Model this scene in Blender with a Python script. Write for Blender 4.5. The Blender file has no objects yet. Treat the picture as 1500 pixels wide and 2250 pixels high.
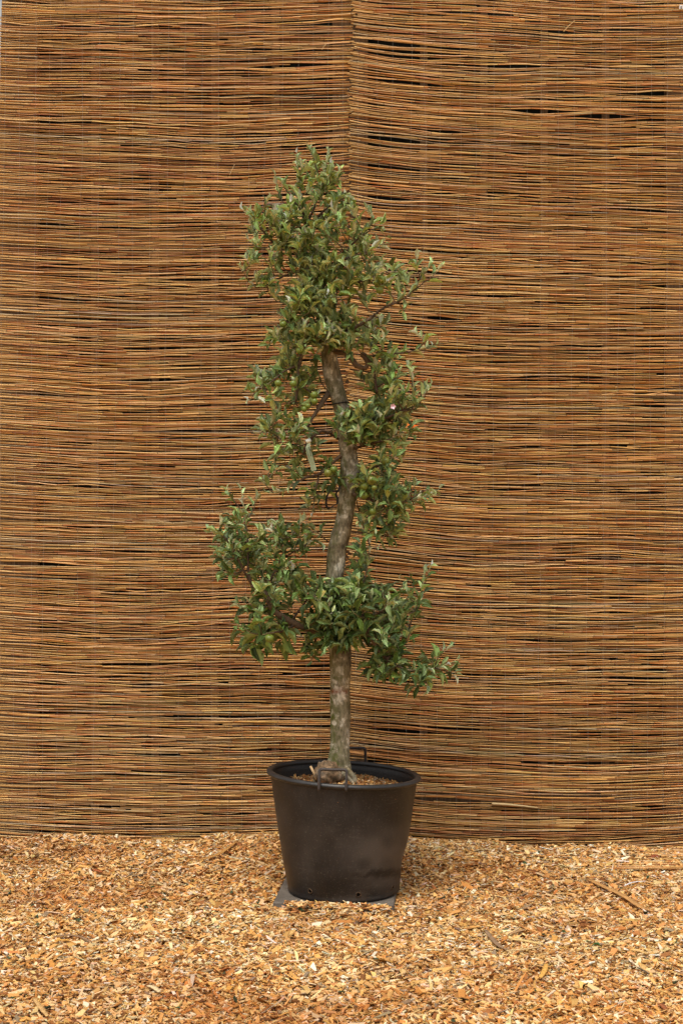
import bpy, math, random
import numpy as np
from mathutils import Vector, Matrix

# ------------------------------------------------------------------ camera, sky, sun, exposure
SC = bpy.context.scene
COL = SC.collection
CAM_Y, CAM_H, F = -7.2, 1.84, 3125.0           # camera distance, height, focal length in photo pixels
cam_d = bpy.data.cameras.new('camera')
cam = bpy.data.objects.new('camera', cam_d); COL.objects.link(cam)
cam.location = (0, CAM_Y, CAM_H); cam.rotation_euler = (math.radians(90), 0, 0)
cam_d.sensor_fit = 'HORIZONTAL'; cam_d.sensor_width = 24; cam_d.lens = 50
cam_d.shift_y = 50 / 1500; cam_d.clip_end = 500
SC.camera = cam

SUN_EL, SUN_AZ = math.radians(66), math.radians(200)   # azimuth: compass style from +Y clockwise
w = bpy.data.worlds.new('World'); SC.world = w; w.use_nodes = True
wn, wl = w.node_tree.nodes, w.node_tree.links
wn.clear()
sky = wn.new('ShaderNodeTexSky'); sky.sky_type = 'NISHITA'; sky.sun_disc = False
sky.sun_elevation = SUN_EL; sky.sun_rotation = SUN_AZ
sky.dust_density = 6; sky.air_density = 1.2; sky.ozone_density = 0.5
hs = wn.new('ShaderNodeHueSaturation'); hs.inputs['Saturation'].default_value = 0.05
bg = wn.new('ShaderNodeBackground'); bg.inputs['Strength'].default_value = 0.125
wo = wn.new('ShaderNodeOutputWorld')
wl.new(sky.outputs[0], hs.inputs['Color']); wl.new(hs.outputs[0], bg.inputs['Color']); wl.new(bg.outputs[0], wo.inputs['Surface'])

sun_d = bpy.data.lights.new('sun', 'SUN'); sun_d.energy = 1.5; sun_d.angle = math.radians(18); sun_d.color = (1, 0.88, 0.72)
sun = bpy.data.objects.new('sun', sun_d); COL.objects.link(sun)
sdir = Vector((math.sin(SUN_AZ) * math.cos(SUN_EL), math.cos(SUN_AZ) * math.cos(SUN_EL), math.sin(SUN_EL)))
sun.rotation_euler = (-sdir).to_track_quat('-Z', 'Y').to_euler()
sun.location = (0, 0, 8)
vs = SC.view_settings
vs.view_transform = 'Standard'; vs.look = 'None'; vs.gamma = 1; vs.use_curve_mapping = False
vs.exposure = 0.33

# ------------------------------------------------------------------ helpers
rng = np.random.default_rng(11)
random.seed(5)
FENCE_Y = 1.13

def at(px, py, y=0.0):
    """photo pixel -> world point on the vertical plane Y = y"""
    D = y - CAM_Y
    return np.array(((px - 750) / F * D, y, CAM_H - (py - 1175) / F * D))

def smooth_noise(seed, n=64):
    g = np.random.default_rng(seed).uniform(-1, 1, (n, n))
    def f(x, y):
        x = np.asarray(x, float); y = np.asarray(y, float)
        xi = np.floor(x).astype(int); yi = np.floor(y).astype(int)
        u = x - xi; v = y - yi
        u = u * u * (3 - 2 * u); v = v * v * (3 - 2 * v)
        a = g[xi % n, yi % n]; b = g[(xi + 1) % n, yi % n]; c = g[xi % n, (yi + 1) % n]; d = g[(xi + 1) % n, (yi + 1) % n]
        return (a * (1 - u) + b * u) * (1 - v) + (c * (1 - u) + d * u) * v
    return f
N1, N2, N3, N4 = (smooth_noise(s) for s in (1, 2, 3, 4))

def tag(o, label=None, cat=None, group=None, kind=None):
    if label: o['label'] = label
    if cat: o['category'] = cat
    if group: o['group'] = group
    if kind: o['kind'] = kind
    return o

def link(o, parent=None):
    COL.objects.link(o)
    if parent is not None: o.parent = parent
    return o

def empty(name, loc):
    o = bpy.data.objects.new(name, None); o.location = loc; o.empty_display_size = 0.1
    return link(o)

def make_mesh(name, verts, faces, mats, cols=None, smooth=True, fmat=None):
    """verts (n,3); faces list of index tuples or (k,m) int array"""
    me = bpy.data.meshes.new(name)
    verts = np.asarray(verts, np.float32)
    me.vertices.add(len(verts)); me.vertices.foreach_set('co', verts.ravel())
    if isinstance(faces, np.ndarray):
        k, m = faces.shape
        me.loops.add(k * m); me.loops.foreach_set('vertex_index', faces.astype(np.int32).ravel())
        me.polygons.add(k); me.polygons.foreach_set('loop_start', np.arange(0, k * m, m, dtype=np.int32))
        nf = k
    else:
        flat = np.array([i for f in faces for i in f], np.int32)
        ln = np.array([len(f) for f in faces], np.int32)
        st = np.concatenate(([0], np.cumsum(ln)[:-1])).astype(np.int32)
        me.loops.add(len(flat)); me.loops.foreach_set('vertex_index', flat)
        me.polygons.add(len(ln)); me.polygons.foreach_set('loop_start', st)
        nf = len(ln)
    for m in (mats if isinstance(mats, (list, tuple)) else [mats]): me.materials.append(m)
    me.polygons.foreach_set('use_smooth', np.full(nf, smooth, bool))
    if fmat is not None: me.polygons.foreach_set('material_index', np.asarray(fmat, np.int32))
    me.update(calc_edges=True)
    if cols is not None:
        cols = np.asarray(cols, np.float32)
        if cols.shape[1] == 3: cols = np.c_[cols, np.ones(len(cols), np.float32)]
        a = me.color_attributes.new('Col', 'FLOAT_COLOR', 'POINT'); a.data.foreach_set('color', cols.astype(np.float32).ravel())
    return me

def build(name, verts, faces, mats, parent=None, cols=None, smooth=True, fmat=None, origin=None):
    """mesh object; verts in world space. origin: world point the object sits at"""
    base = np.zeros(3)
    p = parent
    while p is not None:
        base = base + np.array(p.location); p = p.parent
    org = base if origin is None else np.asarray(origin, float)
    o = bpy.data.objects.new(name, make_mesh(name, np.asarray(verts) - org, faces, mats, cols, smooth, fmat))
    o.location = org - base
    return link(o, parent)

class MB:
    """collects pieces for one mesh"""
    def __init__(s): s.v = []; s.f = []; s.c = []; s.m = []; s.n = 0
    def add(s, v, f, c=None, m=0):
        v = np.asarray(v, float); s.v.append(v)
        s.f += [tuple(int(i) + s.n for i in q) for q in f]; s.m += [m] * len(f)
        if c is None: c = (1, 1, 1)
        c = np.asarray(c, float)
        s.c.append(np.tile(c, (len(v), 1)) if c.ndim == 1 else c)
        s.n += len(v)
    def out(s, name, mats, parent=None, smooth=True, origin=None):
        return build(name, np.concatenate(s.v), s.f, mats, parent, np.concatenate(s.c), smooth, s.m, origin)

def tube(path, rad, sides=8, caps=True, squash=None):
    path = np.asarray(path, float); n = len(path)
    rad = np.full(n, rad) if np.isscalar(rad) else np.asarray(rad, float)
    t = np.gradient(path, axis=0); t /= np.linalg.norm(t, axis=1)[:, None] + 1e-12
    ref = np.array((0, 0, 1.0)) if abs(t[0][2]) < 0.9 else np.array((0, 1.0, 0))
    u = np.cross(t[0], ref); u /= np.linalg.norm(u)
    V = np.zeros((n, sides, 3)); a = np.arange(sides) / sides * 2 * math.pi
    for i in range(n):
        u = u - t[i] * np.dot(u, t[i]); u /= np.linalg.norm(u) + 1e-12
        v = np.cross(t[i], u)
        V[i] = path[i] + rad[i] * (np.cos(a)[:, None] * u + np.sin(a)[:, None] * v)
    f = []
    for i in range(n - 1):
        for j in range(sides):
            k = (j + 1) % sides
            f.append((i * sides + j, i * sides + k, (i + 1) * sides + k, (i + 1) * sides + j))
    if caps:
        f.append(tuple(reversed(range(sides)))); f.append(tuple((n - 1) * sides + j for j in range(sides)))
    return V.reshape(-1, 3), f

def spline(pts, n):
    """Catmull-Rom through pts (k,d) -> (n,d)"""
    P = np.asarray(pts, float); P = np.vstack((2 * P[0] - P[1], P, 2 * P[-1] - P[-2]))
    k = len(P) - 3; out = []
    for s in np.linspace(0, k - 1e-6, n):
        i = int(s); t = s - i; a, b, c, d = P[i:i + 4]
        out.append(0.5 * (2 * b + (c - a) * t + (2 * a - 5 * b + 4 * c - d) * t * t + (3 * b - a - 3 * c + d) * t ** 3))
    return np.array(out)

def boxv(lo, hi):
    x0, y0, z0 = lo; x1, y1, z1 = hi
    v = [(x0, y0, z0), (x1, y0, z0), (x1, y1, z0), (x0, y1, z0), (x0, y0, z1), (x1, y0, z1), (x1, y1, z1), (x0, y1, z1)]
    f = [(0, 3, 2, 1), (4, 5, 6, 7), (0, 1, 5, 4), (1, 2, 6, 5), (2, 3, 7, 6), (3, 0, 4, 7)]
    return np.array(v, float), f

# ------------------------------------------------------------------ materials
def new_mat(name, rough=0.7, spec=0.3):
    m = bpy.data.materials.new(name); m.use_nodes = True
    b = m.node_tree.nodes['Principled BSDF']
    b.inputs['Roughness'].default_value = rough; b.inputs['Specular IOR Level'].default_value = spec
    return m, m.node_tree.nodes, m.node_tree.links, b

def coords(n, l, scale=(1, 1, 1)):
    tc = n.new('ShaderNodeTexCoord'); mp = n.new('ShaderNodeMapping'); mp.inputs['Scale'].default_value = scale
    l.new(tc.outputs['Object'], mp.inputs['Vector']); return mp.outputs[0]

def noise(n, l, vec, scale, detail=4, rough=0.55):
    t = n.new('ShaderNodeTexNoise'); t.inputs['Scale'].default_value = scale; t.inputs['Detail'].default_value = detail
    t.inputs['Roughness'].default_value = rough; l.new(vec, t.inputs['Vector']); return t.outputs['Fac']

def ramp(n, l, fac, stops):
    r = n.new('ShaderNodeValToRGB'); e = r.color_ramp.elements
    while len(e) < len(stops): e.new(0.5)
    for q, (p, c) in zip(e, stops):
        q.position = p; q.color = (*c, 1) if len(c) == 3 else c
    l.new(fac, r.inputs[0]); return r.outputs[0]

def mixc(n, l, fac, a, b, mode='MIX'):
    m = n.new('ShaderNodeMix'); m.data_type = 'RGBA'; m.blend_type = mode
    for s, v in ((m.inputs[0], fac), (m.inputs[6], a), (m.inputs[7], b)):
        if hasattr(v, 'is_output'): l.new(v, s)
        elif isinstance(v, (int, float)): s.default_value = v
        else: s.default_value = (*v, 1)
    return m.outputs[2]

def attr(n, name='Col'):
    a = n.new('ShaderNodeAttribute'); a.attribute_name = name; return a.outputs['Color']

def bump(n, l, b, h, strength, dist=0.01):
    k = n.new('ShaderNodeBump'); k.inputs['Strength'].default_value = strength; k.inputs['Distance'].default_value = dist
    l.new(h, k.inputs['Height']); l.new(k.outputs[0], b.inputs['Normal'])

def g3(v): return (v, v, v)

# reed: colour from the mesh, streaks along the stalk
M_reed, n, l, b = new_mat('reed', 0.5, 0.4)
st = noise(n, l, coords(n, l, (6, 120, 120)), 3.0, 4)
l.new(mixc(n, l, 1.0, attr(n), ramp(n, l, st, [(0.25, g3(0.66)), (0.75, g3(1.25))]), 'MULTIPLY'), b.inputs['Base Color'])

# wood chips
M_chip, n, l, b = new_mat('wood_chip', 0.75, 0.25)
st = noise(n, l, coords(n, l), 220, 3)
l.new(mixc(n, l, 1.0, attr(n), ramp(n, l, st, [(0.3, g3(0.72)), (0.75, g3(1.15))]), 'MULTIPLY'), b.inputs['Base Color'])

# ground under / beyond the chips
M_ground, n, l, b = new_mat('chip_ground', 0.9, 0.1)
v = n.new('ShaderNodeTexVoronoi'); v.inputs['Scale'].default_value = 55; l.new(coords(n, l), v.inputs['Vector'])
sp = n.new('ShaderNodeSeparateColor'); l.new(v.outputs['Color'], sp.inputs[0])
cc = ramp(n, l, sp.outputs[0], [(0, (0.22, 0.09, 0.02)), (0.35, (0.45, 0.22, 0.06)), (0.7, (0.6, 0.34, 0.11)), (1, (0.7, 0.46, 0.2))])
l.new(cc, b.inputs['Base Color'])
bump(n, l, b, v.outputs['Distance'], 0.6, 0.01)

# black plastic tub
M_pot, n, l, b = new_mat('tub_plastic', 0.5, 0.35)
vec = coords(n, l)
big = noise(n, l, vec, 3.2, 5); fine = noise(n, l, coords(n, l, (1, 1, 0.25)), 60, 3)
c1 = ramp(n, l, big, [(0.32, (0.0072, 0.0062, 0.0060)), (0.5, (0.0115, 0.0097, 0.0091)), (0.68, (0.027, 0.0228, 0.0208))])
c2 = mixc(n, l, 1.0, c1, ramp(n, l, fine, [(0.3, g3(0.8)), (0.7, g3(1.25))]), 'MULTIPLY')
# pale dust, worn and scratched: low right flank; dark damp stain inside it (shapes from the mesh attribute)
at_ = n.new('ShaderNodeAttribute'); at_.attribute_name = 'Col'
sep = n.new('ShaderNodeSeparateColor'); l.new(at_.outputs['Color'], sep.inputs[0])
c3 = mixc(n, l, sep.outputs[0], c2, (0.074, 0.062, 0.053))
c4 = mixc(n, l, sep.outputs[1], c3, (0.010, 0.008, 0.007))
scv = n.new('ShaderNodeTexNoise'); scv.inputs['Scale'].default_value = 5; scv.inputs['Detail'].default_value = 8; scv.inputs['Distortion'].default_value = 2.5
l.new(coords(n, l, (1.0, 1.0, 7.0)), scv.inputs['Vector'])
scr = ramp(n, l, scv.outputs['Fac'], [(0.56, g3(0)), (0.60, g3(0.55)), (0.63, g3(0)), (0.68, g3(0.25)), (0.72, g3(0))])
sm = n.new('ShaderNodeMath'); sm.operation = 'MULTIPLY'; l.new(scr, sm.inputs[0])
l.new(ramp(n, l, noise(n, l, vec, 4.5, 3), [(0.45, g3(0)), (0.65, g3(1))]), sm.inputs[1])
c5 = mixc(n, l, sm.outputs[0], c4, (0.075, 0.068, 0.06))
spk = noise(n, l, vec, 160, 2)
c6 = mixc(n, l, ramp(n, l, spk, [(0.63, g3(0)), (0.72, g3(0.7))]), c5, (0.12, 0.10, 0.08))
l.new(c6, b.inputs['Base Color'])
l.new(ramp(n, l, big, [(0.3, g3(0.34)), (0.7, g3(0.6))]), b.inputs['Roughness'])
bump(n, l, b, noise(n, l, vec, 25, 5), 0.12, 0.01)

M_rim, n, l, b = new_mat('rim_plastic', 0.42, 0.45)
r_ = noise(n, l, coords(n, l), 14, 5)
l.new(ramp(n, l, r_, [(0.3, (0.014, 0.0135, 0.0135)), (0.6, (0.022, 0.021, 0.021)), (0.8, (0.05, 0.046, 0.042))]), b.inputs['Base Color'])
bump(n, l, b, r_, 0.15, 0.01)

M_hand, n, l, b = new_mat('handle_metal', 0.6, 0.4)
r_ = noise(n, l, coords(n, l), 45, 5)
l.new(ramp(n, l, r_, [(0.35, (0.022, 0.018, 0.017)), (0.6, (0.045, 0.036, 0.032)), (0.75, (0.10, 0.055, 0.03))]), b.inputs['Base Color'])
bump(n, l, b, r_, 0.4, 0.004)

M_void, n, l, b = new_mat('hole_dark', 0.9, 0.05); b.inputs['Base Color'].default_value = (0.006, 0.005, 0.004, 1)
M_lipmud, n, l, b = new_mat('hole_edge', 0.85, 0.1)
l.new(ramp(n, l, noise(n, l, coords(n, l), 120, 3), [(0.3, (0.02, 0.016, 0.013)), (0.7, (0.13, 0.085, 0.05))]), b.inputs['Base Color'])

# concrete slab
M_slab, n, l, b = new_mat('slab_concrete', 0.85, 0.2)
s_ = noise(n, l, coords(n, l), 9, 8, 0.7)
l.new(ramp(n, l, s_, [(0.3, (0.085, 0.07, 0.058)), (0.7, (0.17, 0.145, 0.12))]), b.inputs['Base Color'])
bump(n, l, b, noise(n, l, coords(n, l), 120, 4), 0.3, 0.004)

# weathered timber
M_wood, n, l, b = new_mat('grey_timber', 0.85, 0.15)
s_ = noise(n, l, coords(n, l, (40, 40, 1.5)), 2.5, 6, 0.65)
l.new(ramp(n, l, s_, [(0.3, (0.09, 0.058, 0.034)), (0.7, (0.22, 0.152, 0.098))]), b.inputs['Base Color'])
M_backing, n, l, b = new_mat('gap_dark', 0.95, 0.05)  # near-black of the added sheet that darkens the reed gaps
l.new(ramp(n, l, noise(n, l, coords(n, l), 30, 3), [(0.3, (0.008, 0.009, 0.008)), (0.7, (0.016, 0.017, 0.014))]), b.inputs['Base Color'])
M_wire, n, l, b = new_mat('stitch_wire', 0.4, 0.5)
l.new(ramp(n, l, noise(n, l, coords(n, l), 30, 3), [(0.3, (0.40, 0.37, 0.32)), (0.7, (0.75, 0.72, 0.66))]), b.inputs['Base Color'])

# bark: grey, pale lichen patches, green algae; mesh colour carries red paint mark (r), moss (g), raw root wood (b)
M_bark, n, l, b = new_mat('apple_bark', 0.85, 0.2)
vec = coords(n, l); vlong = coords(n, l, (1, 1, 0.3))
s1 = noise(n, l, vec, 11, 6, 0.65); s2 = noise(n, l, vlong, 85, 5, 0.65); s3 = noise(n, l, vec, 6, 3)
base = ramp(n, l, s1, [(0.36, (0.12, 0.095, 0.06)), (0.48, (0.235, 0.20, 0.135)), (0.53, (0.27, 0.23, 0.16)), (0.57, (0.52, 0.475, 0.385))])
base = mixc(n, l, 1.0, base, ramp(n, l, s2, [(0.36, g3(0.5)), (0.5, g3(1.0)), (0.62, g3(1.35))]), 'MULTIPLY')
base = mixc(n, l, ramp(n, l, s3, [(0.5, g3(0)), (0.7, g3(0.55))]), base, (0.115, 0.115, 0.035))
at_ = n.new('ShaderNodeAttribute'); at_.attribute_name = 'Col'
sep = n.new('ShaderNodeSeparateColor'); l.new(at_.outputs['Color'], sep.inputs[0])
mm = n.new('ShaderNodeMath'); mm.operation = 'MULTIPLY'; l.new(sep.outputs[1], mm.inputs[0])
l.new(ramp(n, l, noise(n, l, vec, 40, 4), [(0.35, g3(0.1)), (0.6, g3(1))]), mm.inputs[1])
base = mixc(n, l, mm.outputs[0], base, (0.075, 0.085, 0.015))
m2 = n.new('ShaderNodeMath'); m2.operation = 'MULTIPLY'; l.new(sep.outputs[0], m2.inputs[0])
l.new(ramp(n, l, noise(n, l, vec, 90, 3), [(0.35, g3(0.25)), (0.55, g3(1))]), m2.inputs[1])
base = mixc(n, l, m2.outputs[0], base, (0.20, 0.045, 0.02))
base = mixc(n, l, sep.outputs[2], base, ramp(n, l, noise(n, l, vec, 55, 5, 0.7), [(0.35, (0.035, 0.022, 0.012)), (0.5, (0.13, 0.075, 0.04)), (0.66, (0.34, 0.20, 0.11))]))
l.new(base, b.inputs['Base Color'])
bump(n, l, b, s2, 0.35, 0.004)

M_twig, n, l, b = new_mat('twig_bark', 0.8, 0.2)
s1 = noise(n, l, coords(n, l), 60, 4)
l.new(mixc(n, l, 1.0, attr(n), ramp(n, l, s1, [(0.3, g3(0.65)), (0.7, g3(1.25))]), 'MULTIPLY'), b.inputs['Base Color'])
bump(n, l, b, s1, 0.5, 0.004)

def leaf_mat(name, rough, spec, transl):
    m, n, l, b = new_mat(name, rough, spec)
    oi = n.new('ShaderNodeObjectInfo')
    c = mixc(n, l, 1.0, attr(n), oi.outputs['Color'], 'MULTIPLY')
    c = mixc(n, l, 1.0, c, ramp(n, l, noise(n, l, coords(n, l), 55, 3), [(0.3, g3(0.78)), (0.7, g3(1.2))]), 'MULTIPLY')
    l.new(c, b.inputs['Base Color'])
    t = n.new('ShaderNodeBsdfTranslucent'); l.new(mixc(n, l, 1.0, c, (0.95, 1.35, 0.5), 'MULTIPLY'), t.inputs['Color'])
    mx = n.new('ShaderNodeMixShader'); mx.inputs[0].default_value = transl
    o = n['Material Output']; l.new(b.outputs[0], mx.inputs[1]); l.new(t.outputs[0], mx.inputs[2]); l.new(mx.outputs[0], o.inputs['Surface'])
    return m
M_leaf = leaf_mat('leaf_upper', 0.5, 0.35, 0.25)
M_under = leaf_mat('leaf_underside', 0.8, 0.15, 0.22)

M_apple, n, l, b = new_mat('apple_skin', 0.38, 0.45)
oi = n.new('ShaderNodeObjectInfo')
s_ = noise(n, l, coords(n, l), 22, 3); s2 = noise(n, l, coords(n, l), 300, 2)
c = ramp(n, l, s_, [(0.38, (0.105, 0.165, 0.02)), (0.6, (0.17, 0.20, 0.028)), (0.78, (0.26, 0.17, 0.04))])
c = mixc(n, l, ramp(n, l, s2, [(0.68, g3(0)), (0.74, g3(0.6))]), c, (0.45, 0.42, 0.22))
l.new(mixc(n, l, 1.0, c, oi.outputs['Color'], 'MULTIPLY'), b.inputs['Base Color'])
M_calyx, n, l, b = new_mat('calyx_brown', 0.9, 0.1); b.inputs['Base Color'].default_value = (0.07, 0.045, 0.02, 1)
M_tag, n, l, b = new_mat('tag_plastic', 0.45, 0.4)
l.new(ramp(n, l, noise(n, l, coords(n, l), 25, 3), [(0.3, (0.25, 0.32, 0.20)), (0.7, (0.33, 0.41, 0.27))]), b.inputs['Base Color'])
M_tagw, n, l, b = new_mat('tag_loop_white', 0.4, 0.4); b.inputs['Base Color'].default_value = (0.72, 0.80, 0.76, 1)
M_ink, n, l, b = new_mat('tag_print', 0.6, 0.3); b.inputs['Base Color'].default_value = (0.03, 0.05, 0.035, 1)
M_strap, n, l, b = new_mat('rubber_strap', 0.55, 0.35); b.inputs['Base Color'].default_value = (0.012, 0.010, 0.010, 1)
M_white, n, l, b = new_mat('white_clip', 0.4, 0.4); b.inputs['Base Color'].default_value = (0.75, 0.75, 0.76, 1)
M_petal, n, l, b = new_mat('blossom_pink', 0.6, 0.2)
l.new(ramp(n, l, noise(n, l, coords(n, l), 90, 2), [(0.35, (0.62, 0.34, 0.42)), (0.65, (0.75, 0.58, 0.62))]), b.inputs['Base Color'])

# ------------------------------------------------------------------ ground
def gh(x, y):
    x = np.asarray(x, float); y = np.asarray(y, float)
    back = np.clip((y - 0.1) / 1.0, 0, 1); back = back * back * (3 - 2 * back)
    left = 1 / (1 + np.exp((x - 0.95) / 0.12))
    h = back * (0.062 * left + 0.0)
    h = h + back * np.clip(y - 0.6, 0, 1) * (0.035 * N2(x * 3.1 + 1, 4.0) + 0.03 * N3(x * 9, 2.0))
    h = h + 0.016 * N1(x * 1.7 + 9, y * 1.7 + 4) + 0.008 * N2(x * 5 + 3, y * 5 + 7)
    # chips scraped up against the front of the slab
    h = h + 0.012 * np.exp(-((x + 0.03) ** 2 / 0.05 + (y + 0.36) ** 2 / 0.012))
    near = np.clip((3.6 - np.abs(x)) / 1.0, 0, 1)
    return h * near

def axis(lo, hi, step, far):
    a = np.arange(lo, hi + 1e-6, step); k = [1, 2, 4, 8, 16, 40, 90]
    return np.concatenate(([lo - q for q in reversed(k)], a, [hi + q for q in k]))
gx = axis(-3.6, 3.6, 0.06, 90); gy = axis(-4.0, 1.8, 0.06, 90)
X, Y = np.meshgrid(gx, gy, indexing='ij')
Z = gh(X, Y) - 0.012
nx, ny = X.shape
idx = np.arange(nx * ny).reshape(nx, ny)
fc = np.stack((idx[:-1, :-1], idx[1:, :-1], idx[1:, 1:], idx[:-1, 1:]), -1).reshape(-1, 4)
tag(build('ground', np.stack((X, Y, Z), -1).reshape(-1, 3), fc, M_ground), kind='structure')

# ------------------------------------------------------------------ wood chips
CHIP_COLS = np.array([(0.70, 0.395, 0.135), (0.64, 0.325, 0.095), (0.79, 0.52, 0.235), (0.56, 0.245, 0.06), (0.80, 0.59, 0.34),
                      (0.38, 0.15, 0.04), (0.22, 0.085, 0.022), (0.29, 0.20, 0.12), (0.84, 0.71, 0.52), (0.05, 0.07, 0.03)])
CHIP_P = np.array([0.20, 0.18, 0.17, 0.12, 0.12, 0.08, 0.05, 0.03, 0.055, 0.008])
def chips(x, y, zbase, L, W, T, tilt, R, cols):
    n = len(x)
    yaw = R.uniform(0, 2 * math.pi, n); p = R.normal(0, tilt, n); r = R.normal(0, tilt, n)
    box = np.array([(-1, -1, -1), (1, -1, -1), (1, 1, -1), (-1, 1, -1), (-1, -1, 1), (1, -1, 1), (1, 1, 1), (-1, 1, 1)], float) * 0.5
    V = np.tile(box, (n, 1, 1))
    V[:, :4, :2] += 0; jit = R.uniform(-0.22, 0.22, (n, 4, 2))
    V[:, :4, :2] += jit; V[:, 4:, :2] += jit + R.uniform(-0.1, 0.1, (n, 4, 2))
    # taper one end of most
    tp = R.uniform(0.25, 1.0, n); sel = V[:, :, 0] > 0
    V[:, :, 1] = np.where(sel, V[:, :, 1] * tp[:, None], V[:, :, 1])
    V *= np.stack((L, W, T), -1)[:, None, :]
    cp, sp_, cr, sr, cy, sy = np.cos(p), np.sin(p), np.cos(r), np.sin(r), np.cos(yaw), np.sin(yaw)
    a = V.copy()
    V[:, :, 1] = a[:, :, 1] * cr[:, None] - a[:, :, 2] * sr[:, None]; V[:, :, 2] = a[:, :, 1] * sr[:, None] + a[:, :, 2] * cr[:, None]
    a = V.copy()
    V[:, :, 0] = a[:, :, 0] * cp[:, None] + a[:, :, 2] * sp_[:, None]; V[:, :, 2] = -a[:, :, 0] * sp_[:, None] + a[:, :, 2] * cp[:, None]
    a = V.copy()
    V[:, :, 0] = a[:, :, 0] * cy[:, None] - a[:, :, 1] * sy[:, None]; V[:, :, 1] = a[:, :, 0] * sy[:, None] + a[:, :, 1] * cy[:, None]
    V += np.stack((x, y, zbase), -1)[:, None, :]
    fq = np.array([(4, 5, 6, 7), (0, 1, 5, 4), (1, 2, 6, 5), (2, 3, 7, 6), (3, 0, 4, 7)])
    Fq = (fq[None] + (np.arange(n) * 8)[:, None, None]).reshape(-1, 4)
    return V.reshape(-1, 3), Fq, np.repeat(cols, 8, axis=0)

def chip_colours(n, R, x=None, y=None):
    c = CHIP_COLS[R.choice(len(CHIP_COLS), n, p=CHIP_P / CHIP_P.sum())]
    c = c * R.uniform(0.75, 1.2, (n, 1)) * (1 + R.normal(0, 0.05, (n, 3)))
    if x is not None:      # patches of redder / fresher chips
        k = N3(x * 2.2 + 5, y * 2.2 + 5)[:, None]
        c = c * (1 + k * np.array((0.02, 0.10, 0.2)))
        damp = np.clip(N4(x * 1.5 + 2.3, y * 2.3 + 8.1) * 0.8 + N1(x * 4 + 1, y * 5 + 2) * 0.5, 0, 1)[:, None]
        c = c * (1 - damp * np.array((0.30, 0.42, 0.50)))
    return np.clip(c, 0.01, 0.85)

SLAB_C, SLAB_R, SLAB_H = np.array((-0.017, 0.035)), math.radians(-4.5), 0.296
def in_slab(x, y, m=0.0):
    dx, dy = x - SLAB_C[0], y - SLAB_C[1]
    c, s = math.cos(-SLAB_R), math.sin(-SLAB_R)
    u, v = dx * c - dy * s, dx * s + dy * c
    return (np.abs(u) < SLAB_H + m) & (np.abs(v) < SLAB_H + m)

R = np.random.default_rng(21)
NCH = 140000
y = R.uniform(-2.35, FENCE_Y + 0.02, NCH); half = (y - CAM_Y) * 0.24 + 0.35
x = R.uniform(-1, 1, NCH) * half
keep = ~in_slab(x, y, 0.0)
# sparse on the mat that trails out over the ground on the right
trail = (x > 0.85) & (y > 0.62)
keep &= ~(trail & (R.uniform(0, 1, NCH) < 0.25))
x, y = x[keep], y[keep]; m = len(x)
L = np.clip(R.lognormal(math.log(0.0185), 0.5, m), 0.006, 0.08); W = np.clip(L * R.uniform(0.22, 0.75, m), 0.004, 0.024)
long_ = R.uniform(0, 1, m) < 0.05; L[long_] *= 1.9; W[long_] *= 0.45
T = R.uniform(0.0015, 0.0050, m)
z = gh(x, y) + R.uniform(-0.010, 0.016, m) + 0.010 * ((x > 0.85) & (y > 0.62))
vv, ff, cc = chips(x, y, z, L, W, T, 0.32, R, chip_colours(m, R, x, y))
tag(build('wood_chips', vv, ff, M_chip, cols=cc, smooth=False), 'loose pale wood chip mulch covering the ground', 'wood chips', kind='stuff')
# a few chips lie on the front edge of the slab
R2 = np.random.default_rng(4)
k = 420
x = R2.uniform(-0.27, 0.22, k); y = -0.262 - np.abs(R2.normal(0, 0.022, k)) - 0.02 - 0.078 * (x - SLAB_C[0])
ok = np.hypot(x - 0.011, y) > 0.288
x, y = x[ok], y[ok]; k = len(x)
L = R2.lognormal(math.log(0.022), 0.35, k)
vv, ff, cc = chips(x, y, 0.040 + R2.uniform(0, 0.012, k) - np.clip(-0.28 - y, 0, 1) * 0.4, L, L * R2.uniform(0.3, 0.7, k), R2.uniform(0.002, 0.005, k), 0.3, R2, chip_colours(k, R2))
tag(build('wood_chips', vv, ff, M_chip, cols=cc, smooth=False), 'wood chips spilled over the front edge of the slab', 'wood chips', kind='stuff')

# ------------------------------------------------------------------ screen: timber frame, added dark netting, two reed mats
PX = (FENCE_Y - CAM_Y) / F                       # metres per photo pixel on the mat plane
def fx(px): return (px - 750) * PX
def fz(py): return CAM_H - (py - 1175) * PX
TOPZ = 5.25
frame = tag(empty('timber_frame', (0, FENCE_Y + 0.04, 0)), 'weathered grey timber posts and laths behind the reed mats', 'frame')
for a, c_, wdt in ((3, 80, 1), (730, 808, 1), (1466, 1545, 1)):
    v_, f_ = boxv((fx(a), FENCE_Y + 0.032, -0.05), (fx(c_), FENCE_Y + 0.090, TOPZ))
    if a < 10: v_[[0, 3, 4, 7], 0] -= 0.022 * np.clip(4.95 - v_[[0, 3, 4, 7], 2], 0, 9)      # left edge splayed wider at the foot to block the bright sky sliver
    build('post', v_, f_, M_wood, frame, smooth=False)
for c_ in (205, 338, 470, 604, 932, 1065, 1198, 1334):
    v_, f_ = boxv((fx(c_ - 8), FENCE_Y + 0.055, -0.05), (fx(c_ + 8), FENCE_Y + 0.080, TOPZ)); build('lath', v_, f_, M_wood, frame, smooth=False)
for z0 in (0.25, 1.9, 3.55, 5.1):
    v_, f_ = boxv((fx(4), FENCE_Y + 0.092, z0), (fx(1545), FENCE_Y + 0.135, z0 + 0.09)); build('rail', v_, f_, M_wood, frame, smooth=False)
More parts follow.
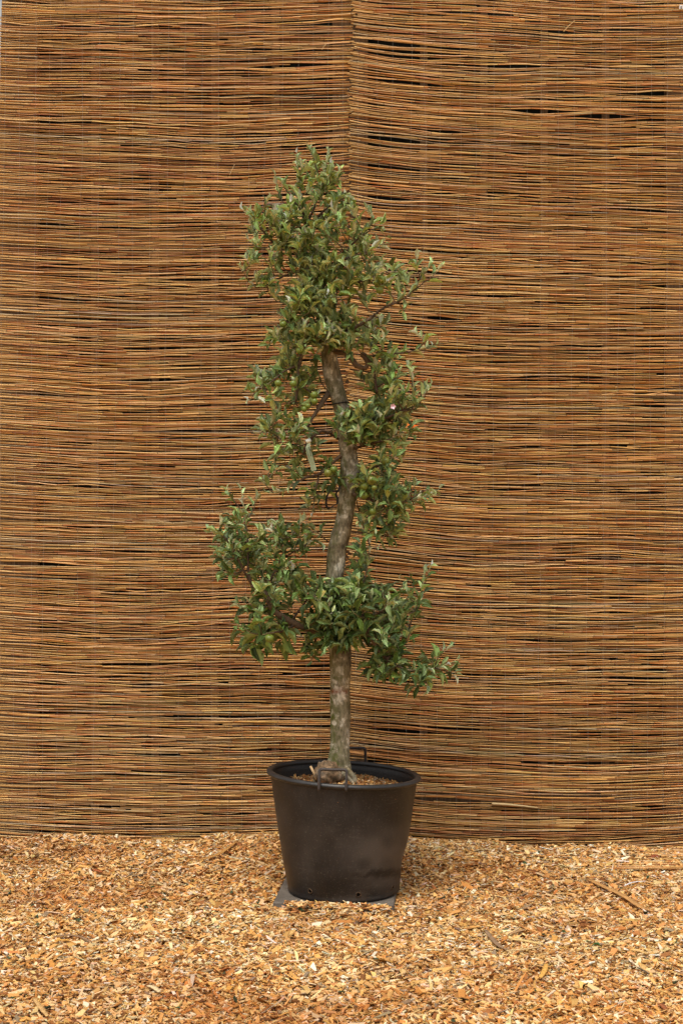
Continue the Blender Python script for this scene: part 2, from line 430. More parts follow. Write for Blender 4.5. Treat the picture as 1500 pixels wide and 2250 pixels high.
v_, f_ = boxv((fx(6), FENCE_Y + 0.140, -0.02), (fx(1543), FENCE_Y + 0.146, TOPZ - 0.03))  # added dark sheet, makes the openings between the reeds look shaded
tag(build('dark_backing', v_, f_, M_backing, smooth=False), 'dark netting added behind the reeds so the gaps show as shade', 'backing')

REED = np.array([(0.58, 0.342, 0.118), (0.54, 0.302, 0.092), (0.635, 0.405, 0.165), (0.48, 0.233, 0.065), (0.535, 0.352, 0.16), (0.375, 0.17, 0.052), (0.47, 0.347, 0.195)])
REED_P = np.array([0.28, 0.22, 0.18, 0.12, 0.09, 0.06, 0.05])

GAPS = {0: [(105, 8, 30, 4), (560, 115, 40, 3), (620, 150, 60, 3.5), (730, 345, 30, 3)],
        1: [(850, 95, 70, 3), (880, 108, 110, 4), (1050, 128, 90, 2.2), (900, 176, 90, 2.6), (860, 312, 75, 5), (860, 370, 80, 3.4),
            (850, 436, 60, 4), (1185, 225, 60, 5), (1330, 235, 55, 5), (1230, 48, 50, 3), (1450, 185, 40, 4), (880, 1610, 60, 4),
            (1480, 610, 40, 4), (990, 1755, 60, 4), (960, 690, 40, 3)]}
def mat_disp(side, xp, yp):
    """downward shift in pixels of a row that starts at yp"""
    if side == 0:
        d = 11 * (1 - ((xp - 430) / 400) ** 2) + 5 * N1(xp / 260 + 3, yp / 170) + 0.9 * N2(xp / 90, yp / 22)
    else:
        q = xp - 772
        t = np.clip(yp / 1850, 0, 1)
        d = (27 - 7 * t) * (1 - np.exp(-q / 170)) + 0.012 * q + 5 * N1(xp / 260 + 31, yp / 150) + 0.9 * N2(xp / 90 + 20, yp / 22)
        d = d - 16 * t ** 3 * np.clip((xp - 1180) / 330, 0, 2) ** 2
    for (gx_, gy_, hw, A) in GAPS[side] + RANDGAPS[side]:
        yy = yp + 12 - gy_
        if abs(yy) < 60:
            d = d + (1 if yy > 0 else -1) * A * math.exp(-abs(yy) / 22) * np.exp(-((xp - gx_) / hw) ** 2)
    return d
Rg = np.random.default_rng(77)
RANDGAPS = {s: [(Rg.uniform(0, 770) + 765 * s, Rg.uniform(0, 1850), Rg.uniform(35, 110), Rg.uniform(1.0, 2.2)) for _ in range(55)] for s in (0, 1)}

def reed_mesh(xa, xb, side, yp, R, depth, ground=None):
    """one cane from pixel xa to xb on the mat; returns verts, faces, colours"""
    nodes = []
    p = xa + R.uniform(10, 90)
    while p < xb - 8:
        nodes.append(p); p += R.uniform(40, 110)
    xs = set(np.linspace(xa, xb, max(4, int((xb - xa) / 26))).tolist())
    for q in nodes: xs |= {q - 1.7, q - 0.1, q + 1.5}
    xs = np.array(sorted(v for v in xs if xa <= v <= xb))
    wob = R.normal(0, 0.75); wl_ = R.uniform(13, 34); wob2 = R.normal(0, 0.7); wl2 = R.uniform(40, 110); ph = R.uniform(0, 6.28)
    skew = R.normal(0, 2.2)
    ypx = yp + mat_disp(side, xs, yp) + wob * np.sin(xs / wl_ + ph) + wob2 * np.sin(xs / wl2 + ph * 2) + skew * (xs - (xa + xb) / 2) / (xb - xa)
    r0 = np.clip(R.normal(1.24, 0.2), 0.85, 2.0) * PX
    flip = R.uniform() < 0.5
    u = (xs - xa) / (xb - xa); u = 1 - u if flip else u
    rad = r0 * (1.12 - 0.30 * u)
    if ground is None:
        path = np.stack((fx(xs), FENCE_Y + depth + 0.0030 * np.sin(xs / R.uniform(30, 80) + ph), fz(ypx)), -1)
    else:
        gy_ = ground + 0.012 * np.sin(xs / 200 + ph) + skew * 0.004 * (xs - xa) / 300
        path = np.stack((fx(xs), gy_, np.maximum(gh(fx(xs), gy_), -0.004) + 0.008 + rad), -1)
    base = REED[R.choice(len(REED), p=REED_P / REED_P.sum())] * R.uniform(0.78, 1.1)
    cols = np.zeros((len(xs), 3)); cur = base.copy(); seg = base * R.uniform(0.85, 1.15)
    ni = 0
    for i, q in enumerate(xs):
        while ni < len(nodes) and q > nodes[ni]:
            ni += 1
            seg = base * R.uniform(0.72, 1.2) * np.array((1, R.uniform(0.9, 1.05), R.uniform(0.8, 1.12)))
        cols[i] = seg
    for q in nodes:
        j = np.argmin(np.abs(xs - (q - 0.05)))
        cols[j] *= 0.20; rad[j] *= 1.2
        # warm stain creeping out from many nodes
        if R.uniform() < 0.5 and j + 2 < len(xs): cols[j + 1:j + 3] *= np.array((0.85, 0.62, 0.45))
    v_, f_ = tube(path, rad, 5)
    return v_, f_, np.repeat(cols, 5, axis=0)

def make_mat(side, label):
    R = np.random.default_rng(100 + side)
    mat = tag(empty('reed_mat', (fx(380 if side == 0 else 1150), FENCE_Y, 0)), label, 'reed mat', 'reed mats hung as a backdrop')
    rows = []; yp = -70.0
    end = 1868 if side == 0 else 1895
    while yp < end:
        rows.append(yp); yp += 3.42 * np.clip(R.lognormal(0, 0.09), 0.8, 1.3)
    # how many go to singles: the 300 longest ones, spread evenly
    pieces = []
    for yp in rows:
        jl = abs(R.normal(0, 5)); jr = abs(R.normal(0, 5))
        if side == 0: xa, xb = (3 if yp < 50 else -8) + R.normal(0, 3), 770 + R.normal(0, 4) - 0.008 * max(0, min(yp, 700)) + (5 if yp < 120 else 0)
        else: xa, xb = 768 + R.normal(2, 3.5) - 0.008 * max(0, min(yp, 700)) + (5 if yp < 120 else 0), 1540 + R.normal(0, 5)
        d = R.normal(0, 0.0020)
        if R.uniform() < 0.6:
            c_ = R.uniform(xa + 120, xb - 120)
            pieces.append((xa, c_ + R.uniform(0, 60), yp + R.normal(0, 0.4), d)); pieces.append((c_, xb, yp + R.normal(0, 0.6), d + 0.004))
        else: pieces.append((xa, xb, yp, d))
    order = sorted(range(len(pieces)), key=lambda i: -(min(pieces[i][1], 1500) - max(pieces[i][0], 0)) + (1e6 if pieces[i][2] < -5 or pieces[i][2] > 1835 else 0))
    single = set(order[:300])
    rest = MB()
    for i, (xa, xb, yp, d) in enumerate(pieces):
        v_, f_, c_ = reed_mesh(xa, xb, side, yp, R, d)
        if i in single: build('reed', v_, f_, M_reed, mat, cols=c_, origin=v_.mean(0))
        else: rest.add(v_, f_, c_)
    if side == 1:      # the foot of this mat trails forward over the ground
        gy_ = FENCE_Y - 0.012
        while gy_ > 0.60:
            v_, f_, c_ = reed_mesh(1095 + R.uniform(-60, 60) + (FENCE_Y - gy_) * 220, 1545 + R.uniform(-8, 8), 1, 1880, R, 0, ground=gy_)
            rest.add(v_, f_, c_ * 1.1); gy_ -= 0.0105 * R.uniform(0.8, 2.6)
    o = rest.out('reeds', [M_reed], mat); o['kind'] = 'stuff'
    # stitching wires, each running down the face of the mat in short visible bites
    xw = (12 if side == 0 else 790)
    while xw < (765 if side == 0 else 1535):
        yy = np.linspace(-70, 1835, 160)
        drift = -18 * np.clip(yy / 1800, 0, 1) * (1 if side == 0 else 0.6) + 4 * N4(yy / 160, xw * 0.37)
        pth = np.stack((fx(xw + drift), FENCE_Y - 0.0062 + 0.0035 * np.sin(yy * 2.1 + xw), fz(yy)), -1)
        v_, f_ = tube(pth, 0.0003, 3); build('stitch_wire', v_, f_, M_wire, mat)
        xw += R.uniform(29, 43)
    return mat
make_mat(0, 'reed mat on the left, its canes sagging slightly, beside the seam')
make_mat(1, 'reed mat on the right with dark gaps, its foot trailing onto the chips')

# loose split cane stuck flat on the right mat, stray bits
def loose_cane(a, c_, r, col, label, off=0.012):
    p0, p1 = at(*a, FENCE_Y), at(*c_, FENCE_Y)
    pth = np.linspace(p0, p1, 7); pth[:, 1] = FENCE_Y - off; pth[:, 2] += 0.004 * np.sin(np.linspace(0, 3, 7))
    v_, f_ = tube(pth, np.linspace(r, r * 0.6, 7), 6)
    tag(build('loose_cane', v_, f_, M_reed, cols=np.tile(col, (len(v_), 1)), origin=p0), label, 'reed cane')
loose_cane((1080, 1766), (1180, 1775), 0.008, (0.50, 0.36, 0.18), 'pale frayed split cane lying along the lower right mat')
loose_cane((1237, 70), (1262, 46), 0.003, (0.55, 0.38, 0.17), 'short broken cane leaning across the reeds near the top of the right mat')
loose_cane((505, 385), (516, 362), 0.002, (0.60, 0.45, 0.24), 'thin stray straw slanting on the left mat beside the treetop')
loose_cane((707, 110), (716, 98), 0.002, (0.62, 0.47, 0.25), 'thin stray straw slanting on the left mat near the top of the seam')

# white plastic clip at the right edge near the top
cp = at(1495.5, 14.5, FENCE_Y - 0.02)
clip = tag(empty('plastic_clip', cp), 'small white plastic clip on the right mat at the top edge', 'clip')
mb = MB()
for lo, hi in (((-0.0095, -0.004, -0.011), (-0.0035, 0.004, 0.011)), ((0.0035, -0.004, -0.011), (0.0095, 0.004, 0.011)), ((-0.0095, -0.0045, 0.005), (0.0095, 0.0045, 0.0115))):
    v_, f_ = boxv(lo, hi); mb.add(v_ + cp, f_)
mb.out('clip_body', [M_white], clip, smooth=False)
v_, f_ = boxv((-0.0037, -0.001, -0.011), (0.0037, 0.003, 0.0052)); build('clip_slot', v_ + cp, f_, M_void, clip, smooth=False)

# ------------------------------------------------------------------ slab under the tub
def bevel_box(cx, cy, hx, hy, z0, z1, bv, rot):
    prof = [(0, z0), (0, z1 - bv), (bv, z1)]
    V = []; c_, s_ = math.cos(rot), math.sin(rot)
    for ins, z_ in prof:
        for sx, sy in ((-1, -1), (1, -1), (1, 1), (-1, 1)):
            for k_ in range(3):       # clipped corners
                t_ = (0.0, 0.4, 1.0)[k_]
                ox, oy = ((bv * (1 - t_), 0) if (sx * sy > 0) else (0, bv * (1 - t_)))
                ox2, oy2 = ((0, bv * t_) if (sx * sy > 0) else (bv * t_, 0))
                u, v = sx * (hx - ins - max(ox2, 0) - 0), sy * (hy - ins - max(oy, 0))
                if sx * sy > 0: u, v = sx * (hx - ins - bv * t_), sy * (hy - ins - bv * (1 - t_))
                else: u, v = sx * (hx - ins - bv * (1 - t_)), sy * (hy - ins - bv * t_)
                V.append((cx + u * c_ - v * s_, cy + u * s_ + v * c_, z_))
    n_ = 12; f_ = []
    for i in range(2):
        for j in range(n_):
            k_ = (j + 1) % n_; f_.append((i * n_ + j, i * n_ + k_, (i + 1) * n_ + k_, (i + 1) * n_ + j))
    f_.append(tuple(range(2 * n_, 3 * n_)))
    return np.array(V), f_
v_, f_ = bevel_box(SLAB_C[0], SLAB_C[1], SLAB_H, SLAB_H, -0.03, 0.040, 0.006, SLAB_R)
tag(build('paving_slab', v_, f_, M_slab, smooth=False, origin=(SLAB_C[0], SLAB_C[1], 0)), 'square grey concrete slab under the black tub', 'paving slab')

# ------------------------------------------------------------------ tub
PC = np.array((0.0115, 0.0)); Z0 = 0.042
RIMZ = 0.630
def dent(th, z_):
    """flank pushed in low on the right, and slightly out of round"""
    k_ = 1 + 0.008 * np.cos(2 * th + 0.6) * (z_ / RIMZ)
    d = np.exp(-((np.angle(np.exp(1j * (th + 0.25))) / 0.55) ** 2)) * np.exp(-((z_ - 0.20) / 0.075) ** 2) * 0.016
    return k_, d
def pot_pt(r, th, z_):
    k_, d = dent(th, z_)
    rr = r * k_ - d
    xx, yy = PC[0] + rr * np.cos(th), PC[1] + rr * np.sin(th)
    return np.stack((xx, yy, z_ - 0.046 * (xx - PC[0]) * np.clip((z_ - 0.1) / 0.5, 0, 1.1)), -1)
def lathe(prof, nseg=128):
    th = np.arange(nseg) / nseg * 2 * math.pi
    V = np.stack([pot_pt(r, th, np.full(nseg, z_)) for r, z_ in prof])
    m_ = len(prof); f_ = []
    for i in range(m_ - 1):
        for j in range(nseg):
            k_ = (j + 1) % nseg; f_.append((i * nseg + j, i * nseg + k_, (i + 1) * nseg + k_, (i + 1) * nseg + j))
    return V.reshape(-1, 3), f_
tub = tag(empty('plant_tub', (PC[0], PC[1], Z0)), 'large scuffed black plastic tub holding the apple tree', 'plant pot')
def body_r(z_):      # outer radius up the wall
    return np.interp(z_, [0.042, 0.05, 0.09, 0.2, 0.32, 0.45, 0.60, 0.63], [0.268, 0.280, 0.287, 0.309, 0.327, 0.346, 0.3660, 0.3690])
zs = np.concatenate(([0.042, 0.046, 0.052, 0.060], np.linspace(0.075, 0.626, 44)))
prof = [(0.0, 0.0425), (0.22, 0.0425)] + [(float(body_r(z_)) + (0.003 if z_ < 0.056 else 0), z_) for z_ in zs]
inner = [(float(body_r(z_)) - 0.008, z_) for z_ in (0.626, 0.59, 0.56, 0.5, 0.4)]
V, f_ = lathe(prof + inner)
# wear masks: r = pale dust low right, g = damp dark stain
P = V; thv = np.arctan2(P[:, 1] - PC[1], P[:, 0] - PC[0]); Dp = P[:, 1] - CAM_Y
pxv = P[:, 0] / Dp * F + 750; pyv = 1175 + (CAM_H - P[:, 2]) / Dp * F
front = (P[:, 1] < 0.05)
dust = np.exp(-(((pxv - 850) / 75) ** 2 + ((pyv - 1878) / 48) ** 2)) * 0.75 + 0.30 * np.exp(-(((pxv - 700) / 160) ** 2 + ((pyv - 1850) / 90) ** 2)) + 0.4 * np.exp(-(((pxv - 835) / 40) ** 2 + ((pyv - 1935) / 22) ** 2))
dust += 0.6 * np.exp(-(((pxv - 788) / 14) ** 2 + ((pyv - 1972) / 10) ** 2)) + 0.2 * (pyv > 1972)
dust = np.clip(dust * (1 + 0.6 * N2(pxv / 25, pyv / 25)) * front, 0, 1)
sy_ = 1925 - 0.10 * (pxv - 800) + 5 * N3(pxv / 17, 3.0) + 3 * N1(pxv / 6, 1.0)
stain = 1 / (1 + np.exp((np.abs(pyv - sy_) - 8 * np.clip((pxv - 770) / 60, 0, 1.2)) / 1.5)) * (pxv > 775)
stain2 = np.exp(-(((pxv - 745) / 50) ** 2 + ((pyv - 1950) / 22) ** 2)) * 0.7
stain = np.clip(np.maximum(stain, stain2) * front, 0, 1)
# finer mesh for the masks: subdivide around is enough at this size
build('tub_wall', V, f_, M_pot, tub, cols=np.stack((dust, stain, 0 * dust), -1))
ring = [(0.372 + 0.0165 * math.cos(a), 0.627 + 0.0135 * math.sin(a)) for a in np.linspace(0, 2 * math.pi, 17)]
V, f_ = lathe(ring)
build('rim', V, f_, M_rim, tub)
def handle(th, name='handle'):
    u = np.array((math.cos(th), math.sin(th), 0)); t_ = np.array((-math.sin(th), math.cos(th), 0))
    b0 = pot_pt(0.388, np.array([th]), np.array([RIMZ]))[0]
    hw, up, dn, r_ = 0.066, 0.078, 0.022, 0.0075
    pts = [(-hw, -dn), (-hw, 0.03), (-hw, up - 0.014), (-hw + 0.003, up - 0.004), (-hw + 0.014, up), (0, up - 0.001), (hw - 0.014, up), (hw - 0.003, up - 0.004), (hw, up - 0.014), (hw, 0.03), (hw, -dn)]
    path = np.array([b0 + t_ * a_ - u * (0.02 * max(c_, 0) / up) + u * (0.006 - 0.05 * a_ * a_ / 0.066 * 0.2) + np.array((0, 0, c_)) for a_, c_ in pts])
    v_, f_ = tube(spline(path, 45), r_, 8)
    build(name, v_, f_, M_hand, tub)
handle(math.radians(-90 - 8.0)); handle(math.radians(90 - 7.5))
for (hx, hy, r_) in ((681, 1959, 0.011), (787, 1967, 0.012), (862, 1951, 0.010)):
    # find the wall point under that pixel
    best = None
    for th in np.linspace(-math.pi, 0, 400):
        for z_ in np.linspace(0.055, 0.12, 30):
            q = pot_pt(float(body_r(z_)), np.array([th]), np.array([z_]))[0]; D_ = q[1] - CAM_Y
            e = (q[0] / D_ * F + 750 - hx) ** 2 + (1175 + (CAM_H - q[2]) / D_ * F - hy) ** 2
            if best is None or e < best[0]: best = (e, th, z_, q)
    _, th, z_, q = best
    u = np.array((math.cos(th), math.sin(th), -0.17)); u /= np.linalg.norm(u); t_ = np.array((-math.sin(th), math.cos(th), 0)); s_ = np.cross(u, t_)
    a = np.linspace(0, 2 * math.pi, 17)[:-1]
    V = []
    for rr, o_ in ((0.0, 0.001), (r_ * 0.72, 0.001)): V += [q + u * o_ + rr * (math.cos(t) * t_ + math.sin(t) * s_) for t in a]
    f_ = [(i, (i + 1) % 16, 16 + (i + 1) % 16, 16 + i) for i in range(16)]
    hole = build('drain_hole', np.array(V), f_, M_void, tub)
    pth = np.array([q + u * 0.0008 + r_ * (1 + 0.12 * math.sin(3 * t + hx)) * (math.cos(t) * t_ + math.sin(t) * s_) for t in np.linspace(0, 2 * math.pi, 25)])
    v_, f_ = tube(pth, 0.0026, 5, caps=False); build('hole_edge', v_, f_, M_lipmud, hole)

# mulch in the tub
R = np.random.default_rng(9)
th = np.linspace(0, 2 * math.pi, 65)[:-1]; V = []; f_ = []
def soil_h(x, y):
    r_ = np.hypot(x - PC[0], y)
    return 0.553 + 0.038 * np.exp(-(r_ / 0.17) ** 2) + 0.007 * N1(x * 14, y * 14) - 0.03 * (x - PC[0])
rs = [0, 0.06, 0.12, 0.18, 0.24, 0.30, 0.352]
for r_ in rs:
    xx, yy = PC[0] + r_ * np.cos(th), r_ * np.sin(th)
    V.append(np.stack((xx, yy, soil_h(xx, yy)), -1))
for i in range(len(rs) - 1):
    for j in range(64): f_.append((i * 64 + j, i * 64 + (j + 1) % 64, (i + 1) * 64 + (j + 1) % 64, (i + 1) * 64 + j))
mb = MB(); mb.add(np.concatenate(V), f_, (0.16, 0.08, 0.035))
k = 5200
r_ = 0.345 * np.sqrt(R.uniform(0, 1, k)); a = R.uniform(0, 2 * math.pi, k)
x, y = PC[0] + r_ * np.cos(a), r_ * np.sin(a)
L = np.clip(R.lognormal(math.log(0.017), 0.4, k), 0.006, 0.05)
cols = chip_colours(k, R) * np.array((0.80, 0.72, 0.66)) * R.uniform(0.45, 1.15, (k, 1))
vv, ff, cc = chips(x, y, soil_h(x, y) + R.uniform(0, 0.012, k), L, L * R.uniform(0.15, 0.5, k), R.uniform(0.001, 0.003, k), 0.45, R, cols)
mb.add(vv, ff, cc)
tag(mb.out('bark_mulch', [M_chip], None, smooth=False, origin=(PC[0], 0, 0.57)), 'brown bark mulch filling the top of the tub', 'mulch', kind='stuff')

# ------------------------------------------------------------------ apple tree
TB = at(744, 1700, 0.03)
tree = tag(empty('apple_tree', (TB[0], TB[1], 0.575)), 'tall narrow apple tree with crooked grey trunk standing in the black tub', 'tree')

TRUNK = [  # px centre x, y, width, depth
    (741, 1722, 74, 0.03), (742, 1706, 66, 0.03), (743, 1692, 56, 0.03), (744, 1676, 50, 0.03), (746, 1655, 44.5, 0.03), (747, 1620, 42.5, 0.03),
    (747.5, 1570, 43, 0.03), (747.5, 1516, 43.5, 0.03), (748, 1470, 46, 0.03), (747, 1425, 48, 0.03), (742, 1380, 46, 0.03), (736, 1330, 41, 0.03), (733, 1285, 38, 0.03),
    (736, 1250, 39, 0.03), (740, 1212, 42, 0.03), (747, 1183, 41, 0.03), (753, 1155, 39, 0.03), (758, 1128, 38, 0.03), (762, 1100, 37, 0.03), (764, 1072, 37, 0.03),
    (767, 1040, 40, 0.03), (766, 1000, 37.5, 0.03), (761, 960, 38, 0.03), (755, 920, 35, 0.03), (746, 880, 36, 0.03), (734, 840, 38, 0.03), (727, 812, 38, 0.03),
    (722, 780, 34, 0.03), (715, 735, 31, 0.03), (707, 685, 29, 0.03), (699, 645, 30, 0.03), (688, 612, 40, 0.03), (676, 590, 30, 0.035), (662, 562, 24, 0.04), (640, 528, 22, 0.05), (620, 500, 22, 0.05), (611, 475, 22, 0.05), (606, 448, 21, 0.05)]
t_ = np.array(TRUNK, float)
n_ = 240
tt = spline(t_, n_)
ctr = np.array([at(a, b_, d) for a, b_, w_, d in tt])
rad = tt[:, 2] / 2 / F * (tt[:, 3] - CAM_Y)
SID = 40
V, f_ = tube(ctr, rad, SID)
Vr = V.reshape(n_, SID, 3)
ax = Vr - ctr[:, None]
# knobbly surface: lumps, old pruning wounds, root flare ridges
thv = np.arctan2(ax[..., 1], ax[..., 0])
zz = ctr[:, 2][:, None] + 0 * thv
lump = 0.055 * N1(np.cos(thv) * 1.3 + 10, zz * 9 + np.sin(thv)) + 0.03 * N2(np.cos(thv) * 3 + 5, zz * 22 + np.sin(thv) * 3) + 0.018 * N3(thv * 5 + 20, zz * 60)
flare = np.clip((0.70 - zz) / 0.13, 0, 1) * 0.16 * np.cos(thv * 3 + 0.7)
knots = 0
for (kx, ky, th0, A, s_) in ((756, 812, -1.0, 0.20, 0.020), (728, 850, -1.7, 0.16, 0.014), (720, 1175, 3.0, 0.18, 0.016), (750, 1055, -1.5, 0.12, 0.02), (690, 612, -1.4, 0.35, 0.03), (745, 1655, -1.6, 0.05, 0.012), (770, 1030, -0.6, 0.16, 0.03), (730, 1262, -1.5, 0.10, 0.018)):
    zc = at(kx, ky, 0.03)[2]
    dth = np.angle(np.exp(1j * (thv - th0)))
    q = (dth * 0.05) ** 2 + (zz - zc) ** 2
    knots = knots + A * np.exp(-q / s_ ** 2) - 0.8 * A * np.exp(-q / (s_ * 0.4) ** 2)
Vr = ctr[:, None] + ax * (1 + lump + flare + knots)[..., None]
pyv = tt[:, 1][:, None] + 0 * thv
paint = np.exp(-((pyv - 1516 - 2 * np.sin(thv * 5)) / 4.5) ** 2) * np.clip(-np.sin(thv + 0.25) * 1.6 - 0.15, 0, 1) * 0.85
moss = np.clip(np.clip(-np.cos(thv - 0.35), 0, 1) ** 1.5 * 0.75 + 0.35 * np.clip((1700 - np.abs(pyv - 1700) * 6) / 1700, 0, 1), 0, 1)
moss = np.clip(moss * (1 + 0.6 * N2(zz * 12, thv * 2)), 0, 1)
moss = np.where(pyv < 1000, np.maximum(moss, 0.35 * np.clip(-np.cos(thv), 0, 1)), moss)
build('trunk', Vr.reshape(-1, 3), f_, M_bark, tree, cols=np.stack((paint, moss, 0 * moss), -1).reshape(-1, 3))

# graft burl at the foot
mb = MB()
bu = at(722, 1702, -0.025)
nu, nv = 28, 18; V = []
for i in range(nv + 1):
    ph = math.pi * i / nv
    for j in range(nu):
        a = 2 * math.pi * j / nu
        d = np.array((math.sin(ph) * math.cos(a), math.sin(ph) * math.sin(a), math.cos(ph)))
        k_ = 1 + 0.16 * float(N1(d[0] * 3 + 9, d[2] * 3 + d[1] * 2)) + 0.10 * float(N2(d[0] * 7 + 3, d[2] * 7 + d[1] * 5))
        V.append(bu + d * np.array((0.078, 0.062, 0.068)) * k_)
f_ = [(i * nu + j, (i + 1) * nu + j, (i + 1) * nu + (j + 1) % nu, i * nu + (j + 1) % nu) for i in range(nv) for j in range(nu)]
mb.add(np.array(V), f_, (0.0, 0.25, 0.8))
for (a, c_, r0) in (((735, 1690), (768, 1712), 0.022), ((758, 1690), (776, 1708), 0.020), ((705, 1695), (693, 1712), 0.018)):
    p0, p1 = at(*a, -0.01), at(*c_, -0.03)
    v_, f2 = tube(spline([p0, (p0 + p1) / 2 + np.array((0, -0.01, 0.004)), p1, p1 + (p1 - p0) * 0.3 - np.array((0, 0, 0.02))], 10), np.linspace(r0, r0 * 0.5, 10), 8); mb.add(v_, f2, (0, 0.4, 0.3))
mb.out('root_burl', [M_bark], tree)
v_, f_ = tube(np.array([at(682, 1684, -0.04), at(690, 1700, -0.05), at(694, 1714, -0.05)]), 0.0065, 7)
build('cut_root_shoot', v_, f_, M_twig, tree, cols=np.tile((0.45, 0.30, 0.16), (len(v_), 1)))

